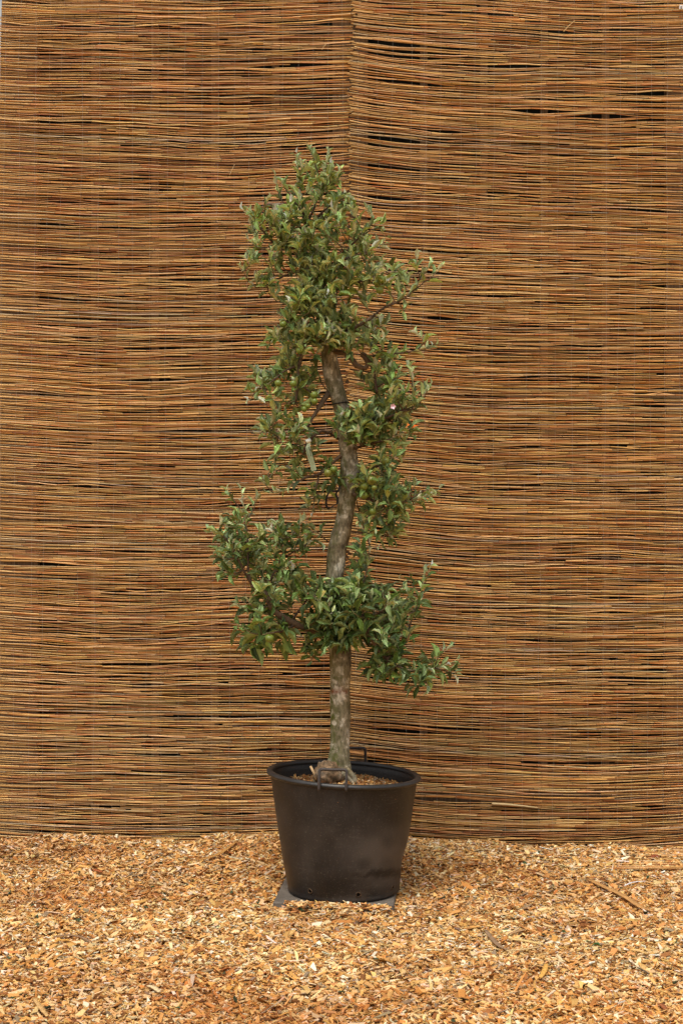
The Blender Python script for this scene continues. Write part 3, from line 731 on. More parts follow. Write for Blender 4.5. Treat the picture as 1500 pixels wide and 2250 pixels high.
# ---- limbs: (points px,py,depth) and radii in px
LIMBS = [
    # lower left limb and its risers
    ([(728, 1388, 0.0), (690, 1384, -0.05), (650, 1372, -0.10), (615, 1352, -0.12), (596, 1335, -0.13), (589, 1312, -0.13), (572, 1295, -0.13), (553, 1286, -0.12)], (9, 4.5)),
    ([(553, 1286, -0.12), (545, 1250, -0.12), (544, 1190, -0.12), (538, 1135, -0.11), (530, 1080, -0.10)], (3.6, 1.0)),
    ([(553, 1286, -0.12), (528, 1240, -0.16), (500, 1190, -0.18), (480, 1172, -0.18), (462, 1166, -0.18)], (3.4, 1.1)),
    ([(575, 1297, -0.13), (600, 1262, -0.08), (618, 1228, -0.06), (634, 1195, -0.05), (648, 1160, -0.04)], (3, 1.1)),
    ([(650, 1372, -0.10), (625, 1385, -0.17), (600, 1390, -0.20), (575, 1395, -0.22)], (4, 1.5)),
    ([(640, 1365, -0.10), (665, 1330, -0.08), (690, 1300, -0.10), (705, 1280, -0.10)], (3, 1.2)),
    ([(620, 1225, -0.06), (660, 1205, -0.04), (690, 1185, -0.03), (712, 1200, -0.02)], (2, 1)),
    # lower right limb
    ([(755, 1350, 0.0), (785, 1352, -0.05), (800, 1362, -0.08), (812, 1395, -0.10), (833, 1428, -0.12), (856, 1454, -0.14), (889, 1471, -0.16), (927, 1473, -0.18), (964, 1466, -0.20), (1000, 1452, -0.20)], (9, 1.2)),
    ([(850, 1448, -0.14), (872, 1425, -0.12), (889, 1408, -0.12), (906, 1354, -0.12), (917, 1326, -0.12), (928, 1288, -0.12), (932, 1258, -0.12)], (3.2, 1)),
    ([(770, 1352, -0.04), (785, 1310, -0.10), (800, 1276, -0.12), (808, 1240, -0.12), (812, 1200, -0.12)], (3, 1.1)),
    ([(800, 1362, -0.08), (835, 1345, -0.14), (850, 1325, -0.16)], (2.6, 1.2)),
    ([(927, 1473, -0.18), (935, 1490, -0.2), (940, 1510, -0.2)], (1.8, 1)),
    # middle right
    ([(776, 1085, 0.0), (805, 1095, -0.08), (840, 1105, -0.12), (875, 1105, -0.14), (910, 1098, -0.15), (945, 1085, -0.15)], (5, 1.2)),
    ([(840, 1105, -0.12), (855, 1135, -0.12), (848, 1165, -0.10), (838, 1195, -0.09)], (2.4, 1)),
    ([(783, 1045, 0.0), (815, 1030, -0.05), (850, 1010, -0.08), (872, 1000, -0.08)], (4, 1.4)),
    # middle left
    ([(752, 1000, 0.02), (727, 1018, -0.02), (705, 1040, -0.05), (672, 1050, -0.08), (645, 1063, -0.10), (622, 1079, -0.11), (588, 1083, -0.12)], (5, 1.4)),
    ([(700, 1046, -0.05), (694, 1075, -0.08), (690, 1100, -0.09), (686, 1135, -0.09)], (2.4, 1.4)),
    ([(745, 965, 0.02), (715, 948, -0.04), (693, 955, -0.07), (675, 972, -0.09), (668, 995, -0.10)], (3, 2.2)),
    ([(721, 862, 0.02), (704, 890, -0.02), (685, 920, -0.05), (668, 945, -0.07), (635, 955, -0.10), (600, 960, -0.12)], (7, 1.6)),
    # right, beside the bare trunk
    ([(770, 935, 0.0), (805, 928, -0.06), (840, 920, -0.10), (880, 905, -0.12), (905, 880, -0.12), (908, 850, -0.12), (902, 815, -0.12)], (5, 1.1)),
    ([(880, 905, -0.12), (915, 895, -0.12), (930, 870, -0.12), (938, 850, -0.12)], (2, 1)),
    ([(778, 985, 0.0), (815, 975, -0.06), (855, 965, -0.10), (885, 950, -0.11)], (4, 1.4)),
    # contorted limb on the right of the upper trunk
    ([(725, 770, 0.02), (760, 778, -0.02), (785, 803, -0.05), (802, 808, -0.06), (806, 795, -0.06), (795, 778, -0.05), (806, 783, -0.06), (818, 810, -0.07), (824, 835, -0.08), (828, 862, -0.09)], (6, 3.0)),
    ([(806, 783, -0.06), (840, 778, -0.10), (885, 775, -0.12), (930, 768, -0.14), (955, 760, -0.14)], (3, 1.1)),
    ([(828, 850, -0.09), (860, 835, -0.10), (890, 825, -0.12)], (2.4, 1)),
    # upper right
    ([(712, 715, 0.02), (760, 725, -0.05), (805, 704, -0.09), (840, 678, -0.11), (879, 660, -0.13), (906, 640, -0.14), (927, 608, -0.15), (946, 580, -0.15)], (5.5, 1.1)),
    ([(700, 650, 0.02), (750, 630, -0.06), (800, 615, -0.10), (832, 600, -0.12), (838, 575, -0.12)], (4, 1.1)),
    ([(690, 605, 0.0), (740, 575, -0.08), (785, 560, -0.11), (820, 545, -0.13), (845, 535, -0.13)], (4.5, 1.1)),
    ([(740, 575, -0.08), (775, 535, -0.10), (800, 510, -0.10), (818, 485, -0.10), (806, 462, -0.10)], (3, 1)),
    # top leaders
    ([(668, 575, 0.03), (668, 540, 0.0), (673, 500, -0.02), (690, 455, -0.03), (708, 405, -0.03), (716, 365, -0.03), (719, 332, -0.03)], (5, 1.1)),
    ([(672, 505, -0.02), (664, 460, -0.04), (658, 410, -0.04), (655, 375, -0.04), (651, 338, -0.04)], (3.4, 1.1)),
    ([(676, 495, -0.02), (715, 460, -0.06), (745, 440, -0.07), (765, 432, -0.07)], (3, 1.1)),
    ([(660, 460, -0.04), (635, 425, -0.06), (618, 398, -0.06)], (2.4, 1)),
    # upper left
    ([(650, 545, 0.03), (605, 535, -0.04), (575, 505, -0.08), (552, 480, -0.10), (536, 464, -0.10)], (4, 1.1)),
    ([(605, 535, -0.04), (575, 545, -0.08), (548, 530, -0.10)], (2.4, 1.1)),
    ([(672, 588, 0.02), (640, 600, -0.04), (610, 612, -0.08), (575, 624, -0.10), (542, 632, -0.11)], (4, 1.1)),
    ([(690, 625, 0.03), (655, 628, -0.02), (648, 660, -0.06), (640, 690, -0.08), (615, 715, -0.09)], (4, 1.4)),
    # left, hanging cluster
    ([(716, 740, 0.02), (690, 745, -0.04), (668, 762, -0.07), (658, 800, -0.09), (653, 850, -0.10), (650, 880, -0.10)], (5.5, 2.6)),
    ([(658, 800, -0.09), (625, 815, -0.13), (595, 840, -0.15), (575, 850, -0.16)], (3, 1.1)),
    ([(653, 840, -0.10), (680, 860, -0.10), (690, 870, -0.10)], (2.6, 1.2)),
    # thin whips breaking the outline
    *[(w_, (1.5, 0.8)) for w_ in (
        [(640, 470, -0.04), (614, 430, -0.06), (604, 388, -0.07)], [(700, 420, -0.03), (733, 398, -0.05), (748, 372, -0.05)], [(700, 385, -0.03), (690, 350, -0.05), (682, 333, -0.05)],
        [(905, 640, -0.14), (938, 615, -0.16), (966, 592, -0.16)], [(922, 615, -0.15), (917, 588, -0.17), (915, 566, -0.17)], [(915, 770, -0.13), (930, 752, -0.16), (918, 735, -0.16)],
        [(905, 850, -0.12), (903, 828, -0.1), (897, 803, -0.1)], [(885, 905, -0.12), (925, 880, -0.08), (945, 848, -0.08)], [(900, 1098, -0.15), (932, 1078, -0.18), (964, 1077, -0.18)],
        [(890, 1102, -0.14), (903, 1080, -0.1), (915, 1060, -0.1)], [(538, 1130, -0.11), (512, 1098, -0.13), (500, 1076, -0.13)], [(540, 1150, -0.11), (558, 1115, -0.09), (563, 1086, -0.09)],
        [(505, 1195, -0.18), (482, 1168, -0.2), (488, 1150, -0.2)], [(640, 1180, -0.05), (655, 1158, -0.07), (664, 1148, -0.07)], [(955, 1468, -0.2), (962, 1445, -0.22), (986, 1424, -0.22)],
        [(955, 1468, -0.2), (985, 1476, -0.22), (1000, 1480, -0.22)], [(925, 1300, -0.12), (938, 1268, -0.14), (945, 1244, -0.14)], [(610, 960, -0.12), (585, 945, -0.14), (570, 950, -0.14)],
        [(600, 1082, -0.12), (588, 1070, -0.12), (578, 1056, -0.12)], [(580, 848, -0.15), (560, 865, -0.16), (548, 880, -0.16)], [(560, 628, -0.1), (543, 612, -0.12), (530, 592, -0.12)],
        [(790, 520, -0.1), (828, 500, -0.12), (846, 520, -0.12)], [(812, 1200, -0.12), (806, 1180, -0.13), (800, 1160, -0.13)], [(720, 1190, -0.03), (700, 1172, -0.05), (690, 1168, -0.05)])],
    # stub at the very top of the old leader
    ([(608, 455, 0.05), (622, 452, 0.02), (637, 458, 0.0)], (6.5, 5.5)),
    ([(606, 452, 0.05), (592, 449, 0.04), (584, 452, 0.03)], (6, 2.5)),
]
BARK_D, BARK_M, BARK_Y = np.array((0.085, 0.055, 0.035)), np.array((0.14, 0.095, 0.06)), np.array((0.30, 0.27, 0.13))
limb_mb = []; anchor_pts = []; anchor_dir = []; anchor_id = []
R = np.random.default_rng(31)
for li, (pts, (ra, rb)) in enumerate(LIMBS):
    p3 = np.array([at(*p) for p in pts])
    n_ = max(10, int(sum(np.linalg.norm(np.diff(p3, axis=0), axis=1)) / 0.012))
    pth = spline(p3, n_)
    u = np.linspace(0, 1, n_)
    pth[1:-1] += R.normal(0, 0.0012, (n_ - 2, 3))
    pw = 0.9 if rb > 2 else 1.7
    r_ = (ra * (1 - u) ** pw + rb * (1 - (1 - u) ** pw)) / F * 7.15
    r_ = r_ * (1 + 0.10 * np.sin(u * n_ * 0.5 + li) * (r_ > 0.006) + R.normal(0, 0.04, n_))
    c_ = np.where((u < 0.6)[:, None], BARK_D + (BARK_M - BARK_D) * (r_ > 0.008)[:, None], BARK_D * 1.1)
    young = np.clip((u - 0.62) / 0.3, 0, 1)[:, None] * (1 if rb < 1.7 else 0)
    c_ = c_ * (1 - young) + BARK_Y * young
    mb = MB(); v_, f_ = tube(pth, r_, 9 if ra > 4 else 6); sd = 9 if ra > 4 else 6
    mb.add(v_, f_, np.repeat(c_, sd, axis=0)); limb_mb.append(mb)
    anchor_pts.append(pth); d_ = np.gradient(pth, axis=0); anchor_dir.append(d_ / np.linalg.norm(d_, axis=1)[:, None]); anchor_id += [li] * n_
AP = np.concatenate(anchor_pts); AD = np.concatenate(anchor_dir); AI = np.array(anchor_id)

# ---- leaves
def leaf_variant(seed):
    R = np.random.default_rng(seed)
    rows = 7; u = np.linspace(0, 1, rows)
    wd = 0.212 * np.sin(np.pi * u ** 0.82) ** 0.85 * (1 - 0.25 * u); wd[0] = 0.012; wd[-1] = 0.004
    arch = R.uniform(0.05, 1.2); fold = R.uniform(0.25, 1.15); twist = R.uniform(-0.7, 0.7); wave = R.uniform(0.02, 0.07); ph = R.uniform(0, 6)
    pet = 0.26; V = []
    # midrib curve: bends down by 'arch' radians over its length
    pos = np.array((0.0, 0.0)); ang = 0.35; mid = []
    for i in range(rows):
        mid.append((pos.copy(), ang)); ang -= arch / (rows - 1); pos = pos + np.array((math.cos(ang), math.sin(ang))) / (rows - 1)
    cols_ = []
    for side in (0, 1):
        for i, (p, a) in enumerate(mid):
            nrm = np.array((-math.sin(a), math.cos(a))); tw = twist * u[i]
            for s_, k_ in ((-1, 1.0), (-0.55, 0.55), (0, 0), (0.55, 0.55), (1, 1.0)):
                ww = wd[i] * k_ * (1 if s_ >= 0 else -1) * (1 + 0.10 * math.sin(i * 2.7 + ph + s_))
                lift = abs(ww) * fold * (1 + (0.5 if abs(s_) == 1 else 0)) + wave * wd[i] * 4 * math.sin(i * 2.1 + ph + (1.5 if s_ > 0 else 0)) * (abs(s_) == 1)
                yy = ww * math.cos(tw) - lift * math.sin(tw); h_ = ww * math.sin(tw) + lift * math.cos(tw)
                q = p + nrm * (h_ - (0.006 if side else 0.0))
                V.append((pet + q[0], yy, q[1] + 0.04))
                vein = 1.4 if s_ == 0 else (1.5 if abs(s_) == 1 else 0.92)
                cols_.append(vein)
    f_ = []; fm = []
    for side in (0, 1):
        o_ = side * rows * 5
        for i in range(rows - 1):
            for j in range(4):
                q = (o_ + i * 5 + j, o_ + (i + 1) * 5 + j, o_ + (i + 1) * 5 + j + 1, o_ + i * 5 + j + 1)
                f_.append(q if side == 0 else q[::-1]); fm.append(side)
    # petiole
    n0 = len(V); pp = [(0, 0, 0), (pet * 0.5, 0, 0.035), (pet + 0.02, 0, 0.037)]
    for p in pp:
        for t in (0, 2.094, 4.189): V.append((p[0], p[1] + 0.016 * math.cos(t), p[2] + 0.016 * math.sin(t))); cols_.append(1.5)
    for i in range(2):
        for j in range(3): f_.append((n0 + i * 3 + j, n0 + i * 3 + (j + 1) % 3, n0 + (i + 1) * 3 + (j + 1) % 3, n0 + (i + 1) * 3 + j)); fm.append(1)
    V = np.array(V)
    # x: along, y: across, z: up
    return V, f_, np.array(cols_), np.array(fm)
NVAR = 14
LEAFV = [leaf_variant(200 + i) for i in range(NVAR)]
LEAVES = []       # (pos, matrix 3x3 (columns x,y,z), length, variant, tint, pale)

def add_leaf(pos, d, up, length, tint):
    x_ = d / np.linalg.norm(d); y_ = np.cross(up, x_); y_ /= np.linalg.norm(y_) + 1e-9; z_ = np.cross(x_, y_)
    c_ = pos + x_ * length * 0.7
    D_ = c_[1] - CAM_Y; px, py = c_[0] / D_ * F + 750, 1175 + (CAM_H - c_[2]) / D_ * F
    tx = np.interp(py, t_[::-1, 1], t_[::-1, 0])
    front = c_[1] < 0.10
    for (a, b_, m_) in ((798, 898, 21), (985, 1045, 22), (1075, 1268, 25), (1428, 1700, 27)):
        if a < py < b_ and abs(px - tx) < m_ and front: return
    if 660 < px < 702 and 956 < py < 1036 and c_[1] < -0.06: return      # nothing hangs over the tag
    if py > 1500 and abs(px - 950) > 60: return
    LEAVES.append((pos, np.stack((x_, y_, z_), -1), length, int(R.integers(NVAR)), tint))

def tint_at(py, young):
    """leaf colour: old lower leaves deep green, upper and young growth pale sage"""
    hi = np.clip((1330 - py) / 750, 0, 1)
    base = np.array((0.074, 0.124, 0.023)) * (1 - hi) + np.array((0.172, 0.230, 0.060)) * hi
    base = base * (1 - young) + np.array((0.46, 0.54, 0.26)) * young
    return base * R.uniform(0.42, 1.55) * np.array((R.uniform(0.85, 1.1), 1, R.uniform(0.85, 1.2)))

def leafy(path, n_leaf, size, start=0.25, tip=True, droop=0.0):
    """set leaves spirally along a shoot"""
    n_ = len(path); a0 = R.uniform(0, 6.28)
    us = np.sort(np.clip(start + (1 - start) * (np.arange(n_leaf) + R.uniform(-0.3, 0.3, n_leaf)) / max(1, n_leaf - 1), 0, 1))
    for k_, u in enumerate(us):
        i = u * (n_ - 1); i0 = min(int(i), n_ - 2); p = path[i0] + (path[i0 + 1] - path[i0]) * (i - i0)
        t = path[i0 + 1] - path[i0]; t = t / (np.linalg.norm(t) + 1e-9)
        a = a0 + k_ * 2.4 + R.normal(0, 0.3)
        ref = np.array((0, 0, 1.0)) if abs(t[2]) < 0.85 else np.array((0, 1.0, 0)); e1 = np.cross(t, ref); e1 /= np.linalg.norm(e1); e2 = np.cross(t, e1)
        side = math.cos(a) * e1 + math.sin(a) * e2
        spread = R.uniform(0.9, 1.5) * (1.0 - 0.45 * u) if tip else R.uniform(0.9, 1.5)
        d = t * math.cos(spread) + side * math.sin(spread) + np.array((0, 0, R.normal(0.12, 0.25) - droop + 0.45 * np.clip((1150 - (1175 + (CAM_H - p[2]) / (p[1] - CAM_Y) * F)) / 300, 0, 1)))
        L_ = 0.94 * size * (1.0 - 0.42 * max(0, (u - 0.6) / 0.4) * (1 if tip else 0)) * R.uniform(0.72, 1.2)
        up = np.array((0, -0.25, 1.0)) * 0.8 + t * 0.7 - side * 0.2 + R.normal(0, 0.35, 3)
        young = np.clip((u - 0.4) / 0.5, 0, 1) * (0.9 if tip else 0.15) * R.uniform(0.3, 1.0)
        D_ = p[1] - CAM_Y; py = 1175 + (CAM_H - p[2]) / D_ * F
        add_leaf(p, d, up, L_, tint_at(py, young))

# leaves along the listed limbs' slim outer ends
for li, (pts, (ra, rb)) in enumerate(LIMBS):
    if rb < 1.45:
        pth = anchor_pts[li]; ln = np.sum(np.linalg.norm(np.diff(pth, axis=0), axis=1))
        st = 0.45 if len(pts) > 6 else 0.3
        yy = pts[-1][1]
        leafy(pth, max(5, int(ln * (1 - st) / 0.021)), 0.066 if yy < 1250 else 0.072, st, True, 0.0)

# clusters: (cx, cy, rx, ry, shoots, leaf size, droop)
CL = [(692, 405, 52, 50, 11, .064, 0), (690, 480, 92, 45, 18, .068, 0), (580, 500, 40, 45, 6, .064, 0), (585, 590, 45, 42, 6, .066, 0), (655, 560, 70, 50, 10, .066, 0),
      (745, 545, 75, 50, 15, .068, 0), (800, 600, 50, 45, 8, .068, 0), (740, 640, 85, 45, 18, .070, 0), (635, 670, 48, 45, 9, .068, 0.1), (880, 640, 45, 45, 4, .066, 0),
      (710, 715, 85, 45, 20, .072, 0), (790, 740, 60, 40, 10, .070, 0), (630, 770, 45, 45, 8, .070, .1), (612, 835, 50, 45, 11, .072, .15), (665, 800, 40, 40, 6, .070, .1), (650, 870, 45, 30, 6, .070, .15),
      (850, 780, 55, 30, 5, .066, 0), (845, 845, 60, 40, 10, .068, 0), (850, 905, 68, 42, 15, .070, 0), (840, 960, 62, 32, 10, .072, .1), (795, 915, 30, 30, 5, .074, 0), (860, 995, 38, 30, 4, .068, .1),
      (625, 950, 52, 38, 10, .072, .1), (690, 985, 30, 30, 3, .066, .1), (640, 1025, 48, 40, 7, .068, .1), (715, 1060, 28, 30, 4, .070, .3), (690, 1100, 32, 14, 2, .056, 0),
      (820, 1060, 45, 35, 9, .070, .1), (870, 1100, 70, 38, 14, .072, .1), (830, 1140, 40, 30, 5, .070, .2), (850, 1185, 28, 20, 3, .06, 0),
      (550, 1225, 62, 48, 14, .074, .1), (520, 1180, 48, 36, 8, .066, 0), (510, 1240, 30, 35, 5, .07, .1), (615, 1185, 60, 32, 7, .070, 0), (670, 1195, 35, 22, 3, .064, 0), (600, 1255, 50, 30, 5, .072, .1),
      (640, 1315, 80, 40, 16, .078, .1), (560, 1330, 38, 35, 5, .066, .1), (585, 1385, 55, 40, 10, .092, .5), (680, 1360, 60, 30, 9, .078, .2), (755, 1320, 55, 38, 14, .080, .2), (752, 1370, 48, 36, 12, .082, .4),
      (800, 1290, 34, 40, 5, .074, 0), (830, 1340, 40, 40, 7, .076, .1), (885, 1345, 34, 45, 6, .064, 0), (850, 1405, 52, 38, 14, .072, .1), (845, 1350, 40, 35, 6, .07, 0), (905, 1300, 24, 30, 3, .06, 0), (700, 1425, 30, 26, 4, .055, .3), (830, 1460, 38, 26, 5, .068, .3),
      (905, 1475, 62, 28, 10, .072, .4), (800, 1225, 24, 30, 2, .07, 0)]
FRONT = [(720, 740, 55, 45, 14, .072, 0), (705, 660, 50, 45, 13, .070, 0), (685, 590, 45, 40, 11, .068, 0), (650, 530, 40, 35, 9, .066, 0), (622, 490, 22, 15, 4, .06, 0), (755, 1330, 50, 35, 6, .08, .2), (770, 942, 32, 28, 15, .07, 0), (745, 1400, 40, 20, 5, .08, .4), (795, 1062, 16, 16, 3, .06, .1)]
for ci, (cx, cy, rx, ry, ns, size, droop) in enumerate(CL + FRONT):
    for _ in range(int(ns * 1.4 + 0.5)):
        a = R.uniform(0, 2 * math.pi); q = math.sqrt(R.uniform(0, 1))
        px, py = cx + rx * q * math.cos(a), cy + ry * q * math.sin(a)
        dep = np.clip(R.normal(-0.05, 0.11), -0.26, 0.24) if ci < len(CL) else R.uniform(-0.2, -0.1)
        tgt = at(px, py, dep)
        # attach to the nearest limb point, preferring ones below the target
        dd = np.linalg.norm((AP - tgt) * np.array((1, 0.7, 1)), axis=1) + 0.25 * np.clip(AP[:, 2] - tgt[2], 0, 1)
        j = int(np.argmin(dd)); p0 = AP[j]
        out = tgt - p0; ln = np.linalg.norm(out)
        if ln > 0.26: tgt = p0 + out / ln * 0.26; out = tgt - p0
        end = tgt + np.array((out[0] * 0.15 + R.normal(0, 0.010), R.normal(0, 0.012), R.uniform(0.01, 0.05) * (1 - 1.4 * droop)))
        midp = p0 + out * 0.5 + np.array((R.normal(0, 0.006), R.normal(0, 0.006), -0.010))
        pth = spline([p0, midp, tgt, end], 12)
        u = np.linspace(0, 1, 12)
        c_ = BARK_D * (1 - u[:, None]) + BARK_Y * 0.75 * u[:, None]
        v_, f_ = tube(pth, np.linspace(0.0033, 0.0014, 12), 5)
        limb_mb[AI[j]].add(v_, f_, np.repeat(c_, 5, axis=0))
        leafy(pth, int(R.integers(6, 10)), size, 0.35, R.uniform() < 0.75 and droop < 0.3, droop)
for mb in limb_mb: mb.out('branch', [M_twig], tree)

# pick the 300 leaves that show largest: big, facing the camera, in front
def showing(L_):
    pos, M, ln, var, tint = L_
    return ln * ln * (0.35 + abs(M[1, 2])) * (1.0 - 1.2 * np.clip(pos[1] + 0.1, -0.2, 0.4))
order = sorted(range(len(LEAVES)), key=lambda i: -showing(LEAVES[i]))
single = order[:300]
UNDER = np.array((1.9, 1.7, 2.1))
def leaf_cols(var, tint):
    V, f_, c_, fm = LEAFV[var]
    top = np.arange(len(V)) < 35
    return np.where(top[:, None], tint * c_[:, None], np.clip(tint * UNDER + np.array((0.06, 0.07, 0.045)), 0, 0.6) * (0.9 + 0.1 * c_[:, None]))
crown = MB()
for i in order[300:]:
    pos, M, ln, var, tint = LEAVES[i]; V, f_, c_, fm = LEAFV[var]
    W_ = (V * ln) @ M.T + pos
    n0 = crown.n
    crown.add(W_, f_, leaf_cols(var, tint)); crown.m[-len(f_):] = fm.tolist()
crown_o = crown.out('crown', [M_leaf, M_under], tree); crown_o['kind'] = 'stuff'
base_me = []
for var in range(NVAR):
    V, f_, c_, fm = LEAFV[var]
    ref = np.array((0.06, 0.085, 0.028))
    base_me.append(make_mesh('leaf', V, f_, [M_leaf, M_under], leaf_cols(var, ref) / ref, True, fm))
tl = np.array(tree.location)
for i in single:
    pos, M, ln, var, tint = LEAVES[i]
    o = bpy.data.objects.new('leaf', base_me[var])
    o.matrix_local = Matrix.Translation(Vector(pos - tl)) @ Matrix(M.tolist()).to_4x4() @ Matrix.Scale(ln, 4)
    o.color = (*tint, 1)
    link(o, crown_o)
print('leaves', len(LEAVES))

# ---- apples
def apple_mesh():
    nu, nv = 20, 14; V = []
    for i in range(nv + 1):
        ph = math.pi * i / nv; r_ = math.sin(ph) * (1 + 0.04 * math.cos(ph)); z_ = 0.93 * math.cos(ph) - 0.24 * math.exp(-(ph / 0.38) ** 2) + 0.14 * math.exp(-((math.pi - ph) / 0.30) ** 2)
        for j in range(nu):
            a = 2 * math.pi * j / nu; k_ = 1 + 0.025 * math.cos(5 * a) * (ph > 2.2)
            V.append((r_ * k_ * math.cos(a), r_ * k_ * math.sin(a), z_))
    f_ = [(i * nu + j, (i + 1) * nu + j, (i + 1) * nu + (j + 1) % nu, i * nu + (j + 1) % nu) for i in range(nv) for j in range(nu)]
    return make_mesh('apple', V, f_, M_apple)
me_apple = apple_mesh()
v_, f_ = tube(np.array([(0, 0, 0.6), (0.03, 0.02, 1.0), (0.12, 0.03, 1.5)]), np.array((0.06, 0.05, 0.07)), 6); me_stem = make_mesh('stem', v_, f_, M_calyx)
mbv = [(0.16 * math.cos(a) * (1 if k % 2 else 0.35), 0.16 * math.sin(a) * (1 if k % 2 else 0.35), -0.80 if k % 2 == 0 else -0.90) for k, a in enumerate(np.linspace(0, 2 * math.pi, 11)[:-1])] + [(0, 0, -0.74)]
me_cal = make_mesh('calyx', mbv, [(k, (k + 1) % 10, 10) for k in range(10)], M_calyx)
APPLES = [(816, 1056, 11, -0.20, 1.1), (800, 1069, 9.5, -0.19, 0.5), (822, 1072, 6, -0.24, 0.7), (800, 1089, 8, -0.2, 0.4), (847, 1014, 9.5, -0.17, 0.7), (818, 1124, 8, -0.17, 0.2),
          (720, 1040, 8.5, -0.17, 0.9), (733, 1032, 8.5, -0.15, 0.3), (622, 712, 8, -0.18, 0.2), (658, 770, 8, -0.2, 0.2), (644, 843, 8, -0.22, 0.2), (611, 842, 8, -0.24, 0.3), (690, 868, 8.5, -0.18, 0.2), (691, 882, 7.5, -0.19, 0.3),
          (676, 892, 6.5, -0.2, 0.2), (668, 899, 6.5, -0.2, 0.3), (724, 440, 8, -0.15, 0.9), (839, 614, 9, -0.2, 0.3), (834, 638, 8.5, -0.2, 0.4), (827, 622, 7, -0.17, 0.5), (592, 1403, 10, -0.32, 0.3), (733, 447, 6, -0.14, 0.8), (692, 607, 9, -0.10, 0.0), (785, 1283, 6, -0.2, 0.3)]
for (px, py, r_, dep, warm) in APPLES:
    p = at(px, py, dep); s_ = r_ / F * (dep - CAM_Y)
    o = bpy.data.objects.new('apple', me_apple); o.location = Vector(p - tl); o.scale = (s_, s_, s_)
    o.rotation_euler = (R.normal(-0.5, 0.5), R.normal(0, 0.35), R.uniform(0, 6.28)); o.rotation_mode = 'XYZ'
    o.rotation_euler = (-1.0 * min(warm, 1) + R.normal(0, 0.25), R.normal(0, 0.3), 0)
    o.color = (0.8 + 0.35 * warm, 0.95 - 0.02 * warm, 0.9 + 0.2 * warm, 1)
    link(o, tree)
    for nm, me in (('stem', me_stem), ('calyx', me_cal)):
        q = bpy.data.objects.new(nm, me); link(q, o)

# ---- little blossom and two turned leaves on the right
bp = at(863, 893, -0.27)
mb = MB()
for k in range(5):
    a = k * 1.257; d = np.array((math.cos(a), -0.5, math.sin(a))); s_ = np.array((-math.sin(a), 0, math.cos(a)))
    pts = [bp, bp + d * 0.008 + s_ * 0.006, bp + d * 0.015 + np.array((0, -0.003, 0)), bp + d * 0.008 - s_ * 0.006]
    mb.add(np.array(pts), [(0, 1, 2, 3)]); mb.add(np.array(pts) + np.array((0, 0.001, 0)), [(3, 2, 1, 0)])
mb.out('blossom', [M_petal], tree)
for (px, py) in ((893, 937), (904, 941)):
    V, f_, c_, fm = LEAFV[3]; p = at(px, py, -0.26)
    o = bpy.data.objects.new('leaf', base_me[3]); o.location = Vector(p - tl); o.scale = (0.032,) * 3; o.rotation_euler = (0.6, -0.4, 0.3 + px)
    o.color = (0.62, 0.20, 0.03, 1); link(o, crown_o); tag(o, 'withered orange leaf')

# ------------------------------------------------------------------ things on the tree: tag, ties
tp0 = at(682, 968, -0.13)
tagE = tag(empty('plant_tag', tp0), 'pale green plastic plant tag looped on a branch', 'plant tag')
cl = [(678.5, 974), (676, 982), (679, 995), (683, 1010), (687, 1022), (690, 1034)]
hwid = [4.0, 5.0, 5.6, 5.8, 5.8, 5.8]
dir_px = np.array((0.972, -0.235))
V = []; f_ = []
for i, ((px, py), hw) in enumerate(zip(cl, hwid)):
    dd = -0.15 - 0.004 * math.sin(i)
    for o_ in (0, 0.0012):
        for s_ in (-1, 1):
            q = at(px + s_ * hw * dir_px[0], py + s_ * hw * dir_px[1], dd); q[1] += o_; V.append(q)
for i in range(len(cl) - 1):
    a, b_ = i * 4, (i + 1) * 4
    f_ += [(a, b_, b_ + 1, a + 1), (a + 2, a + 3, b_ + 3, b_ + 2), (a, a + 2, b_ + 2, b_), (a + 1, b_ + 1, b_ + 3, a + 3)]
f_ += [(0, 1, 3, 2), ((len(cl) - 1) * 4, (len(cl) - 1) * 4 + 2, (len(cl) - 1) * 4 + 3, (len(cl) - 1) * 4 + 1)]
build('tag_strip', np.array(V), f_, M_tag, tagE, smooth=False)
# white loop band round the twig
c0, c1 = at(672.5, 971, -0.14), at(682.5, 965.5, -0.14)
axd = (c1 - c0) / np.linalg.norm(c1 - c0); n1 = np.cross(axd, (0, 1, 0)); n2 = np.cross(axd, n1)
V = []; f_ = []
for i, cpt in enumerate((c0, c1)):
    for rr in (0.0105, 0.0095):
        V += [cpt + rr * (math.cos(a) * n1 + math.sin(a) * n2) for a in np.linspace(0, 2 * math.pi, 17)[:-1]]
for j in range(16):
    k = (j + 1) % 16
    f_ += [(j, k, 32 + k, 32 + j), (16 + k, 16 + j, 48 + j, 48 + k), (k, j, 16 + j, 16 + k), (32 + j, 32 + k, 48 + k, 48 + j)]
build('tag_loop', np.array(V), f_, M_tagw, tagE)
# two lines of print too small to read, as broken dark strokes
mb = MB(); Rt = np.random.default_rng(3)
for off, ya, yb in ((-2.6, 985, 1007), (2.6, 982, 1002)):
    yy = ya
    while yy < yb:
        h_ = Rt.uniform(0.7, 1.6); cxp = np.interp(yy, [c[1] for c in cl], [c[0] for c in cl]) + off
        wpx = Rt.uniform(0.55, 0.95)
        q = [at(cxp + s_ * wpx, yy + t2, -0.1565) for s_, t2 in ((-1, 0), (-1, h_), (1, h_), (1, 0))]
        mb.add(np.array(q), [(0, 1, 2, 3)]); yy += h_ + Rt.uniform(0.3, 0.7)
mb.out('print', [M_ink], tagE, smooth=False)

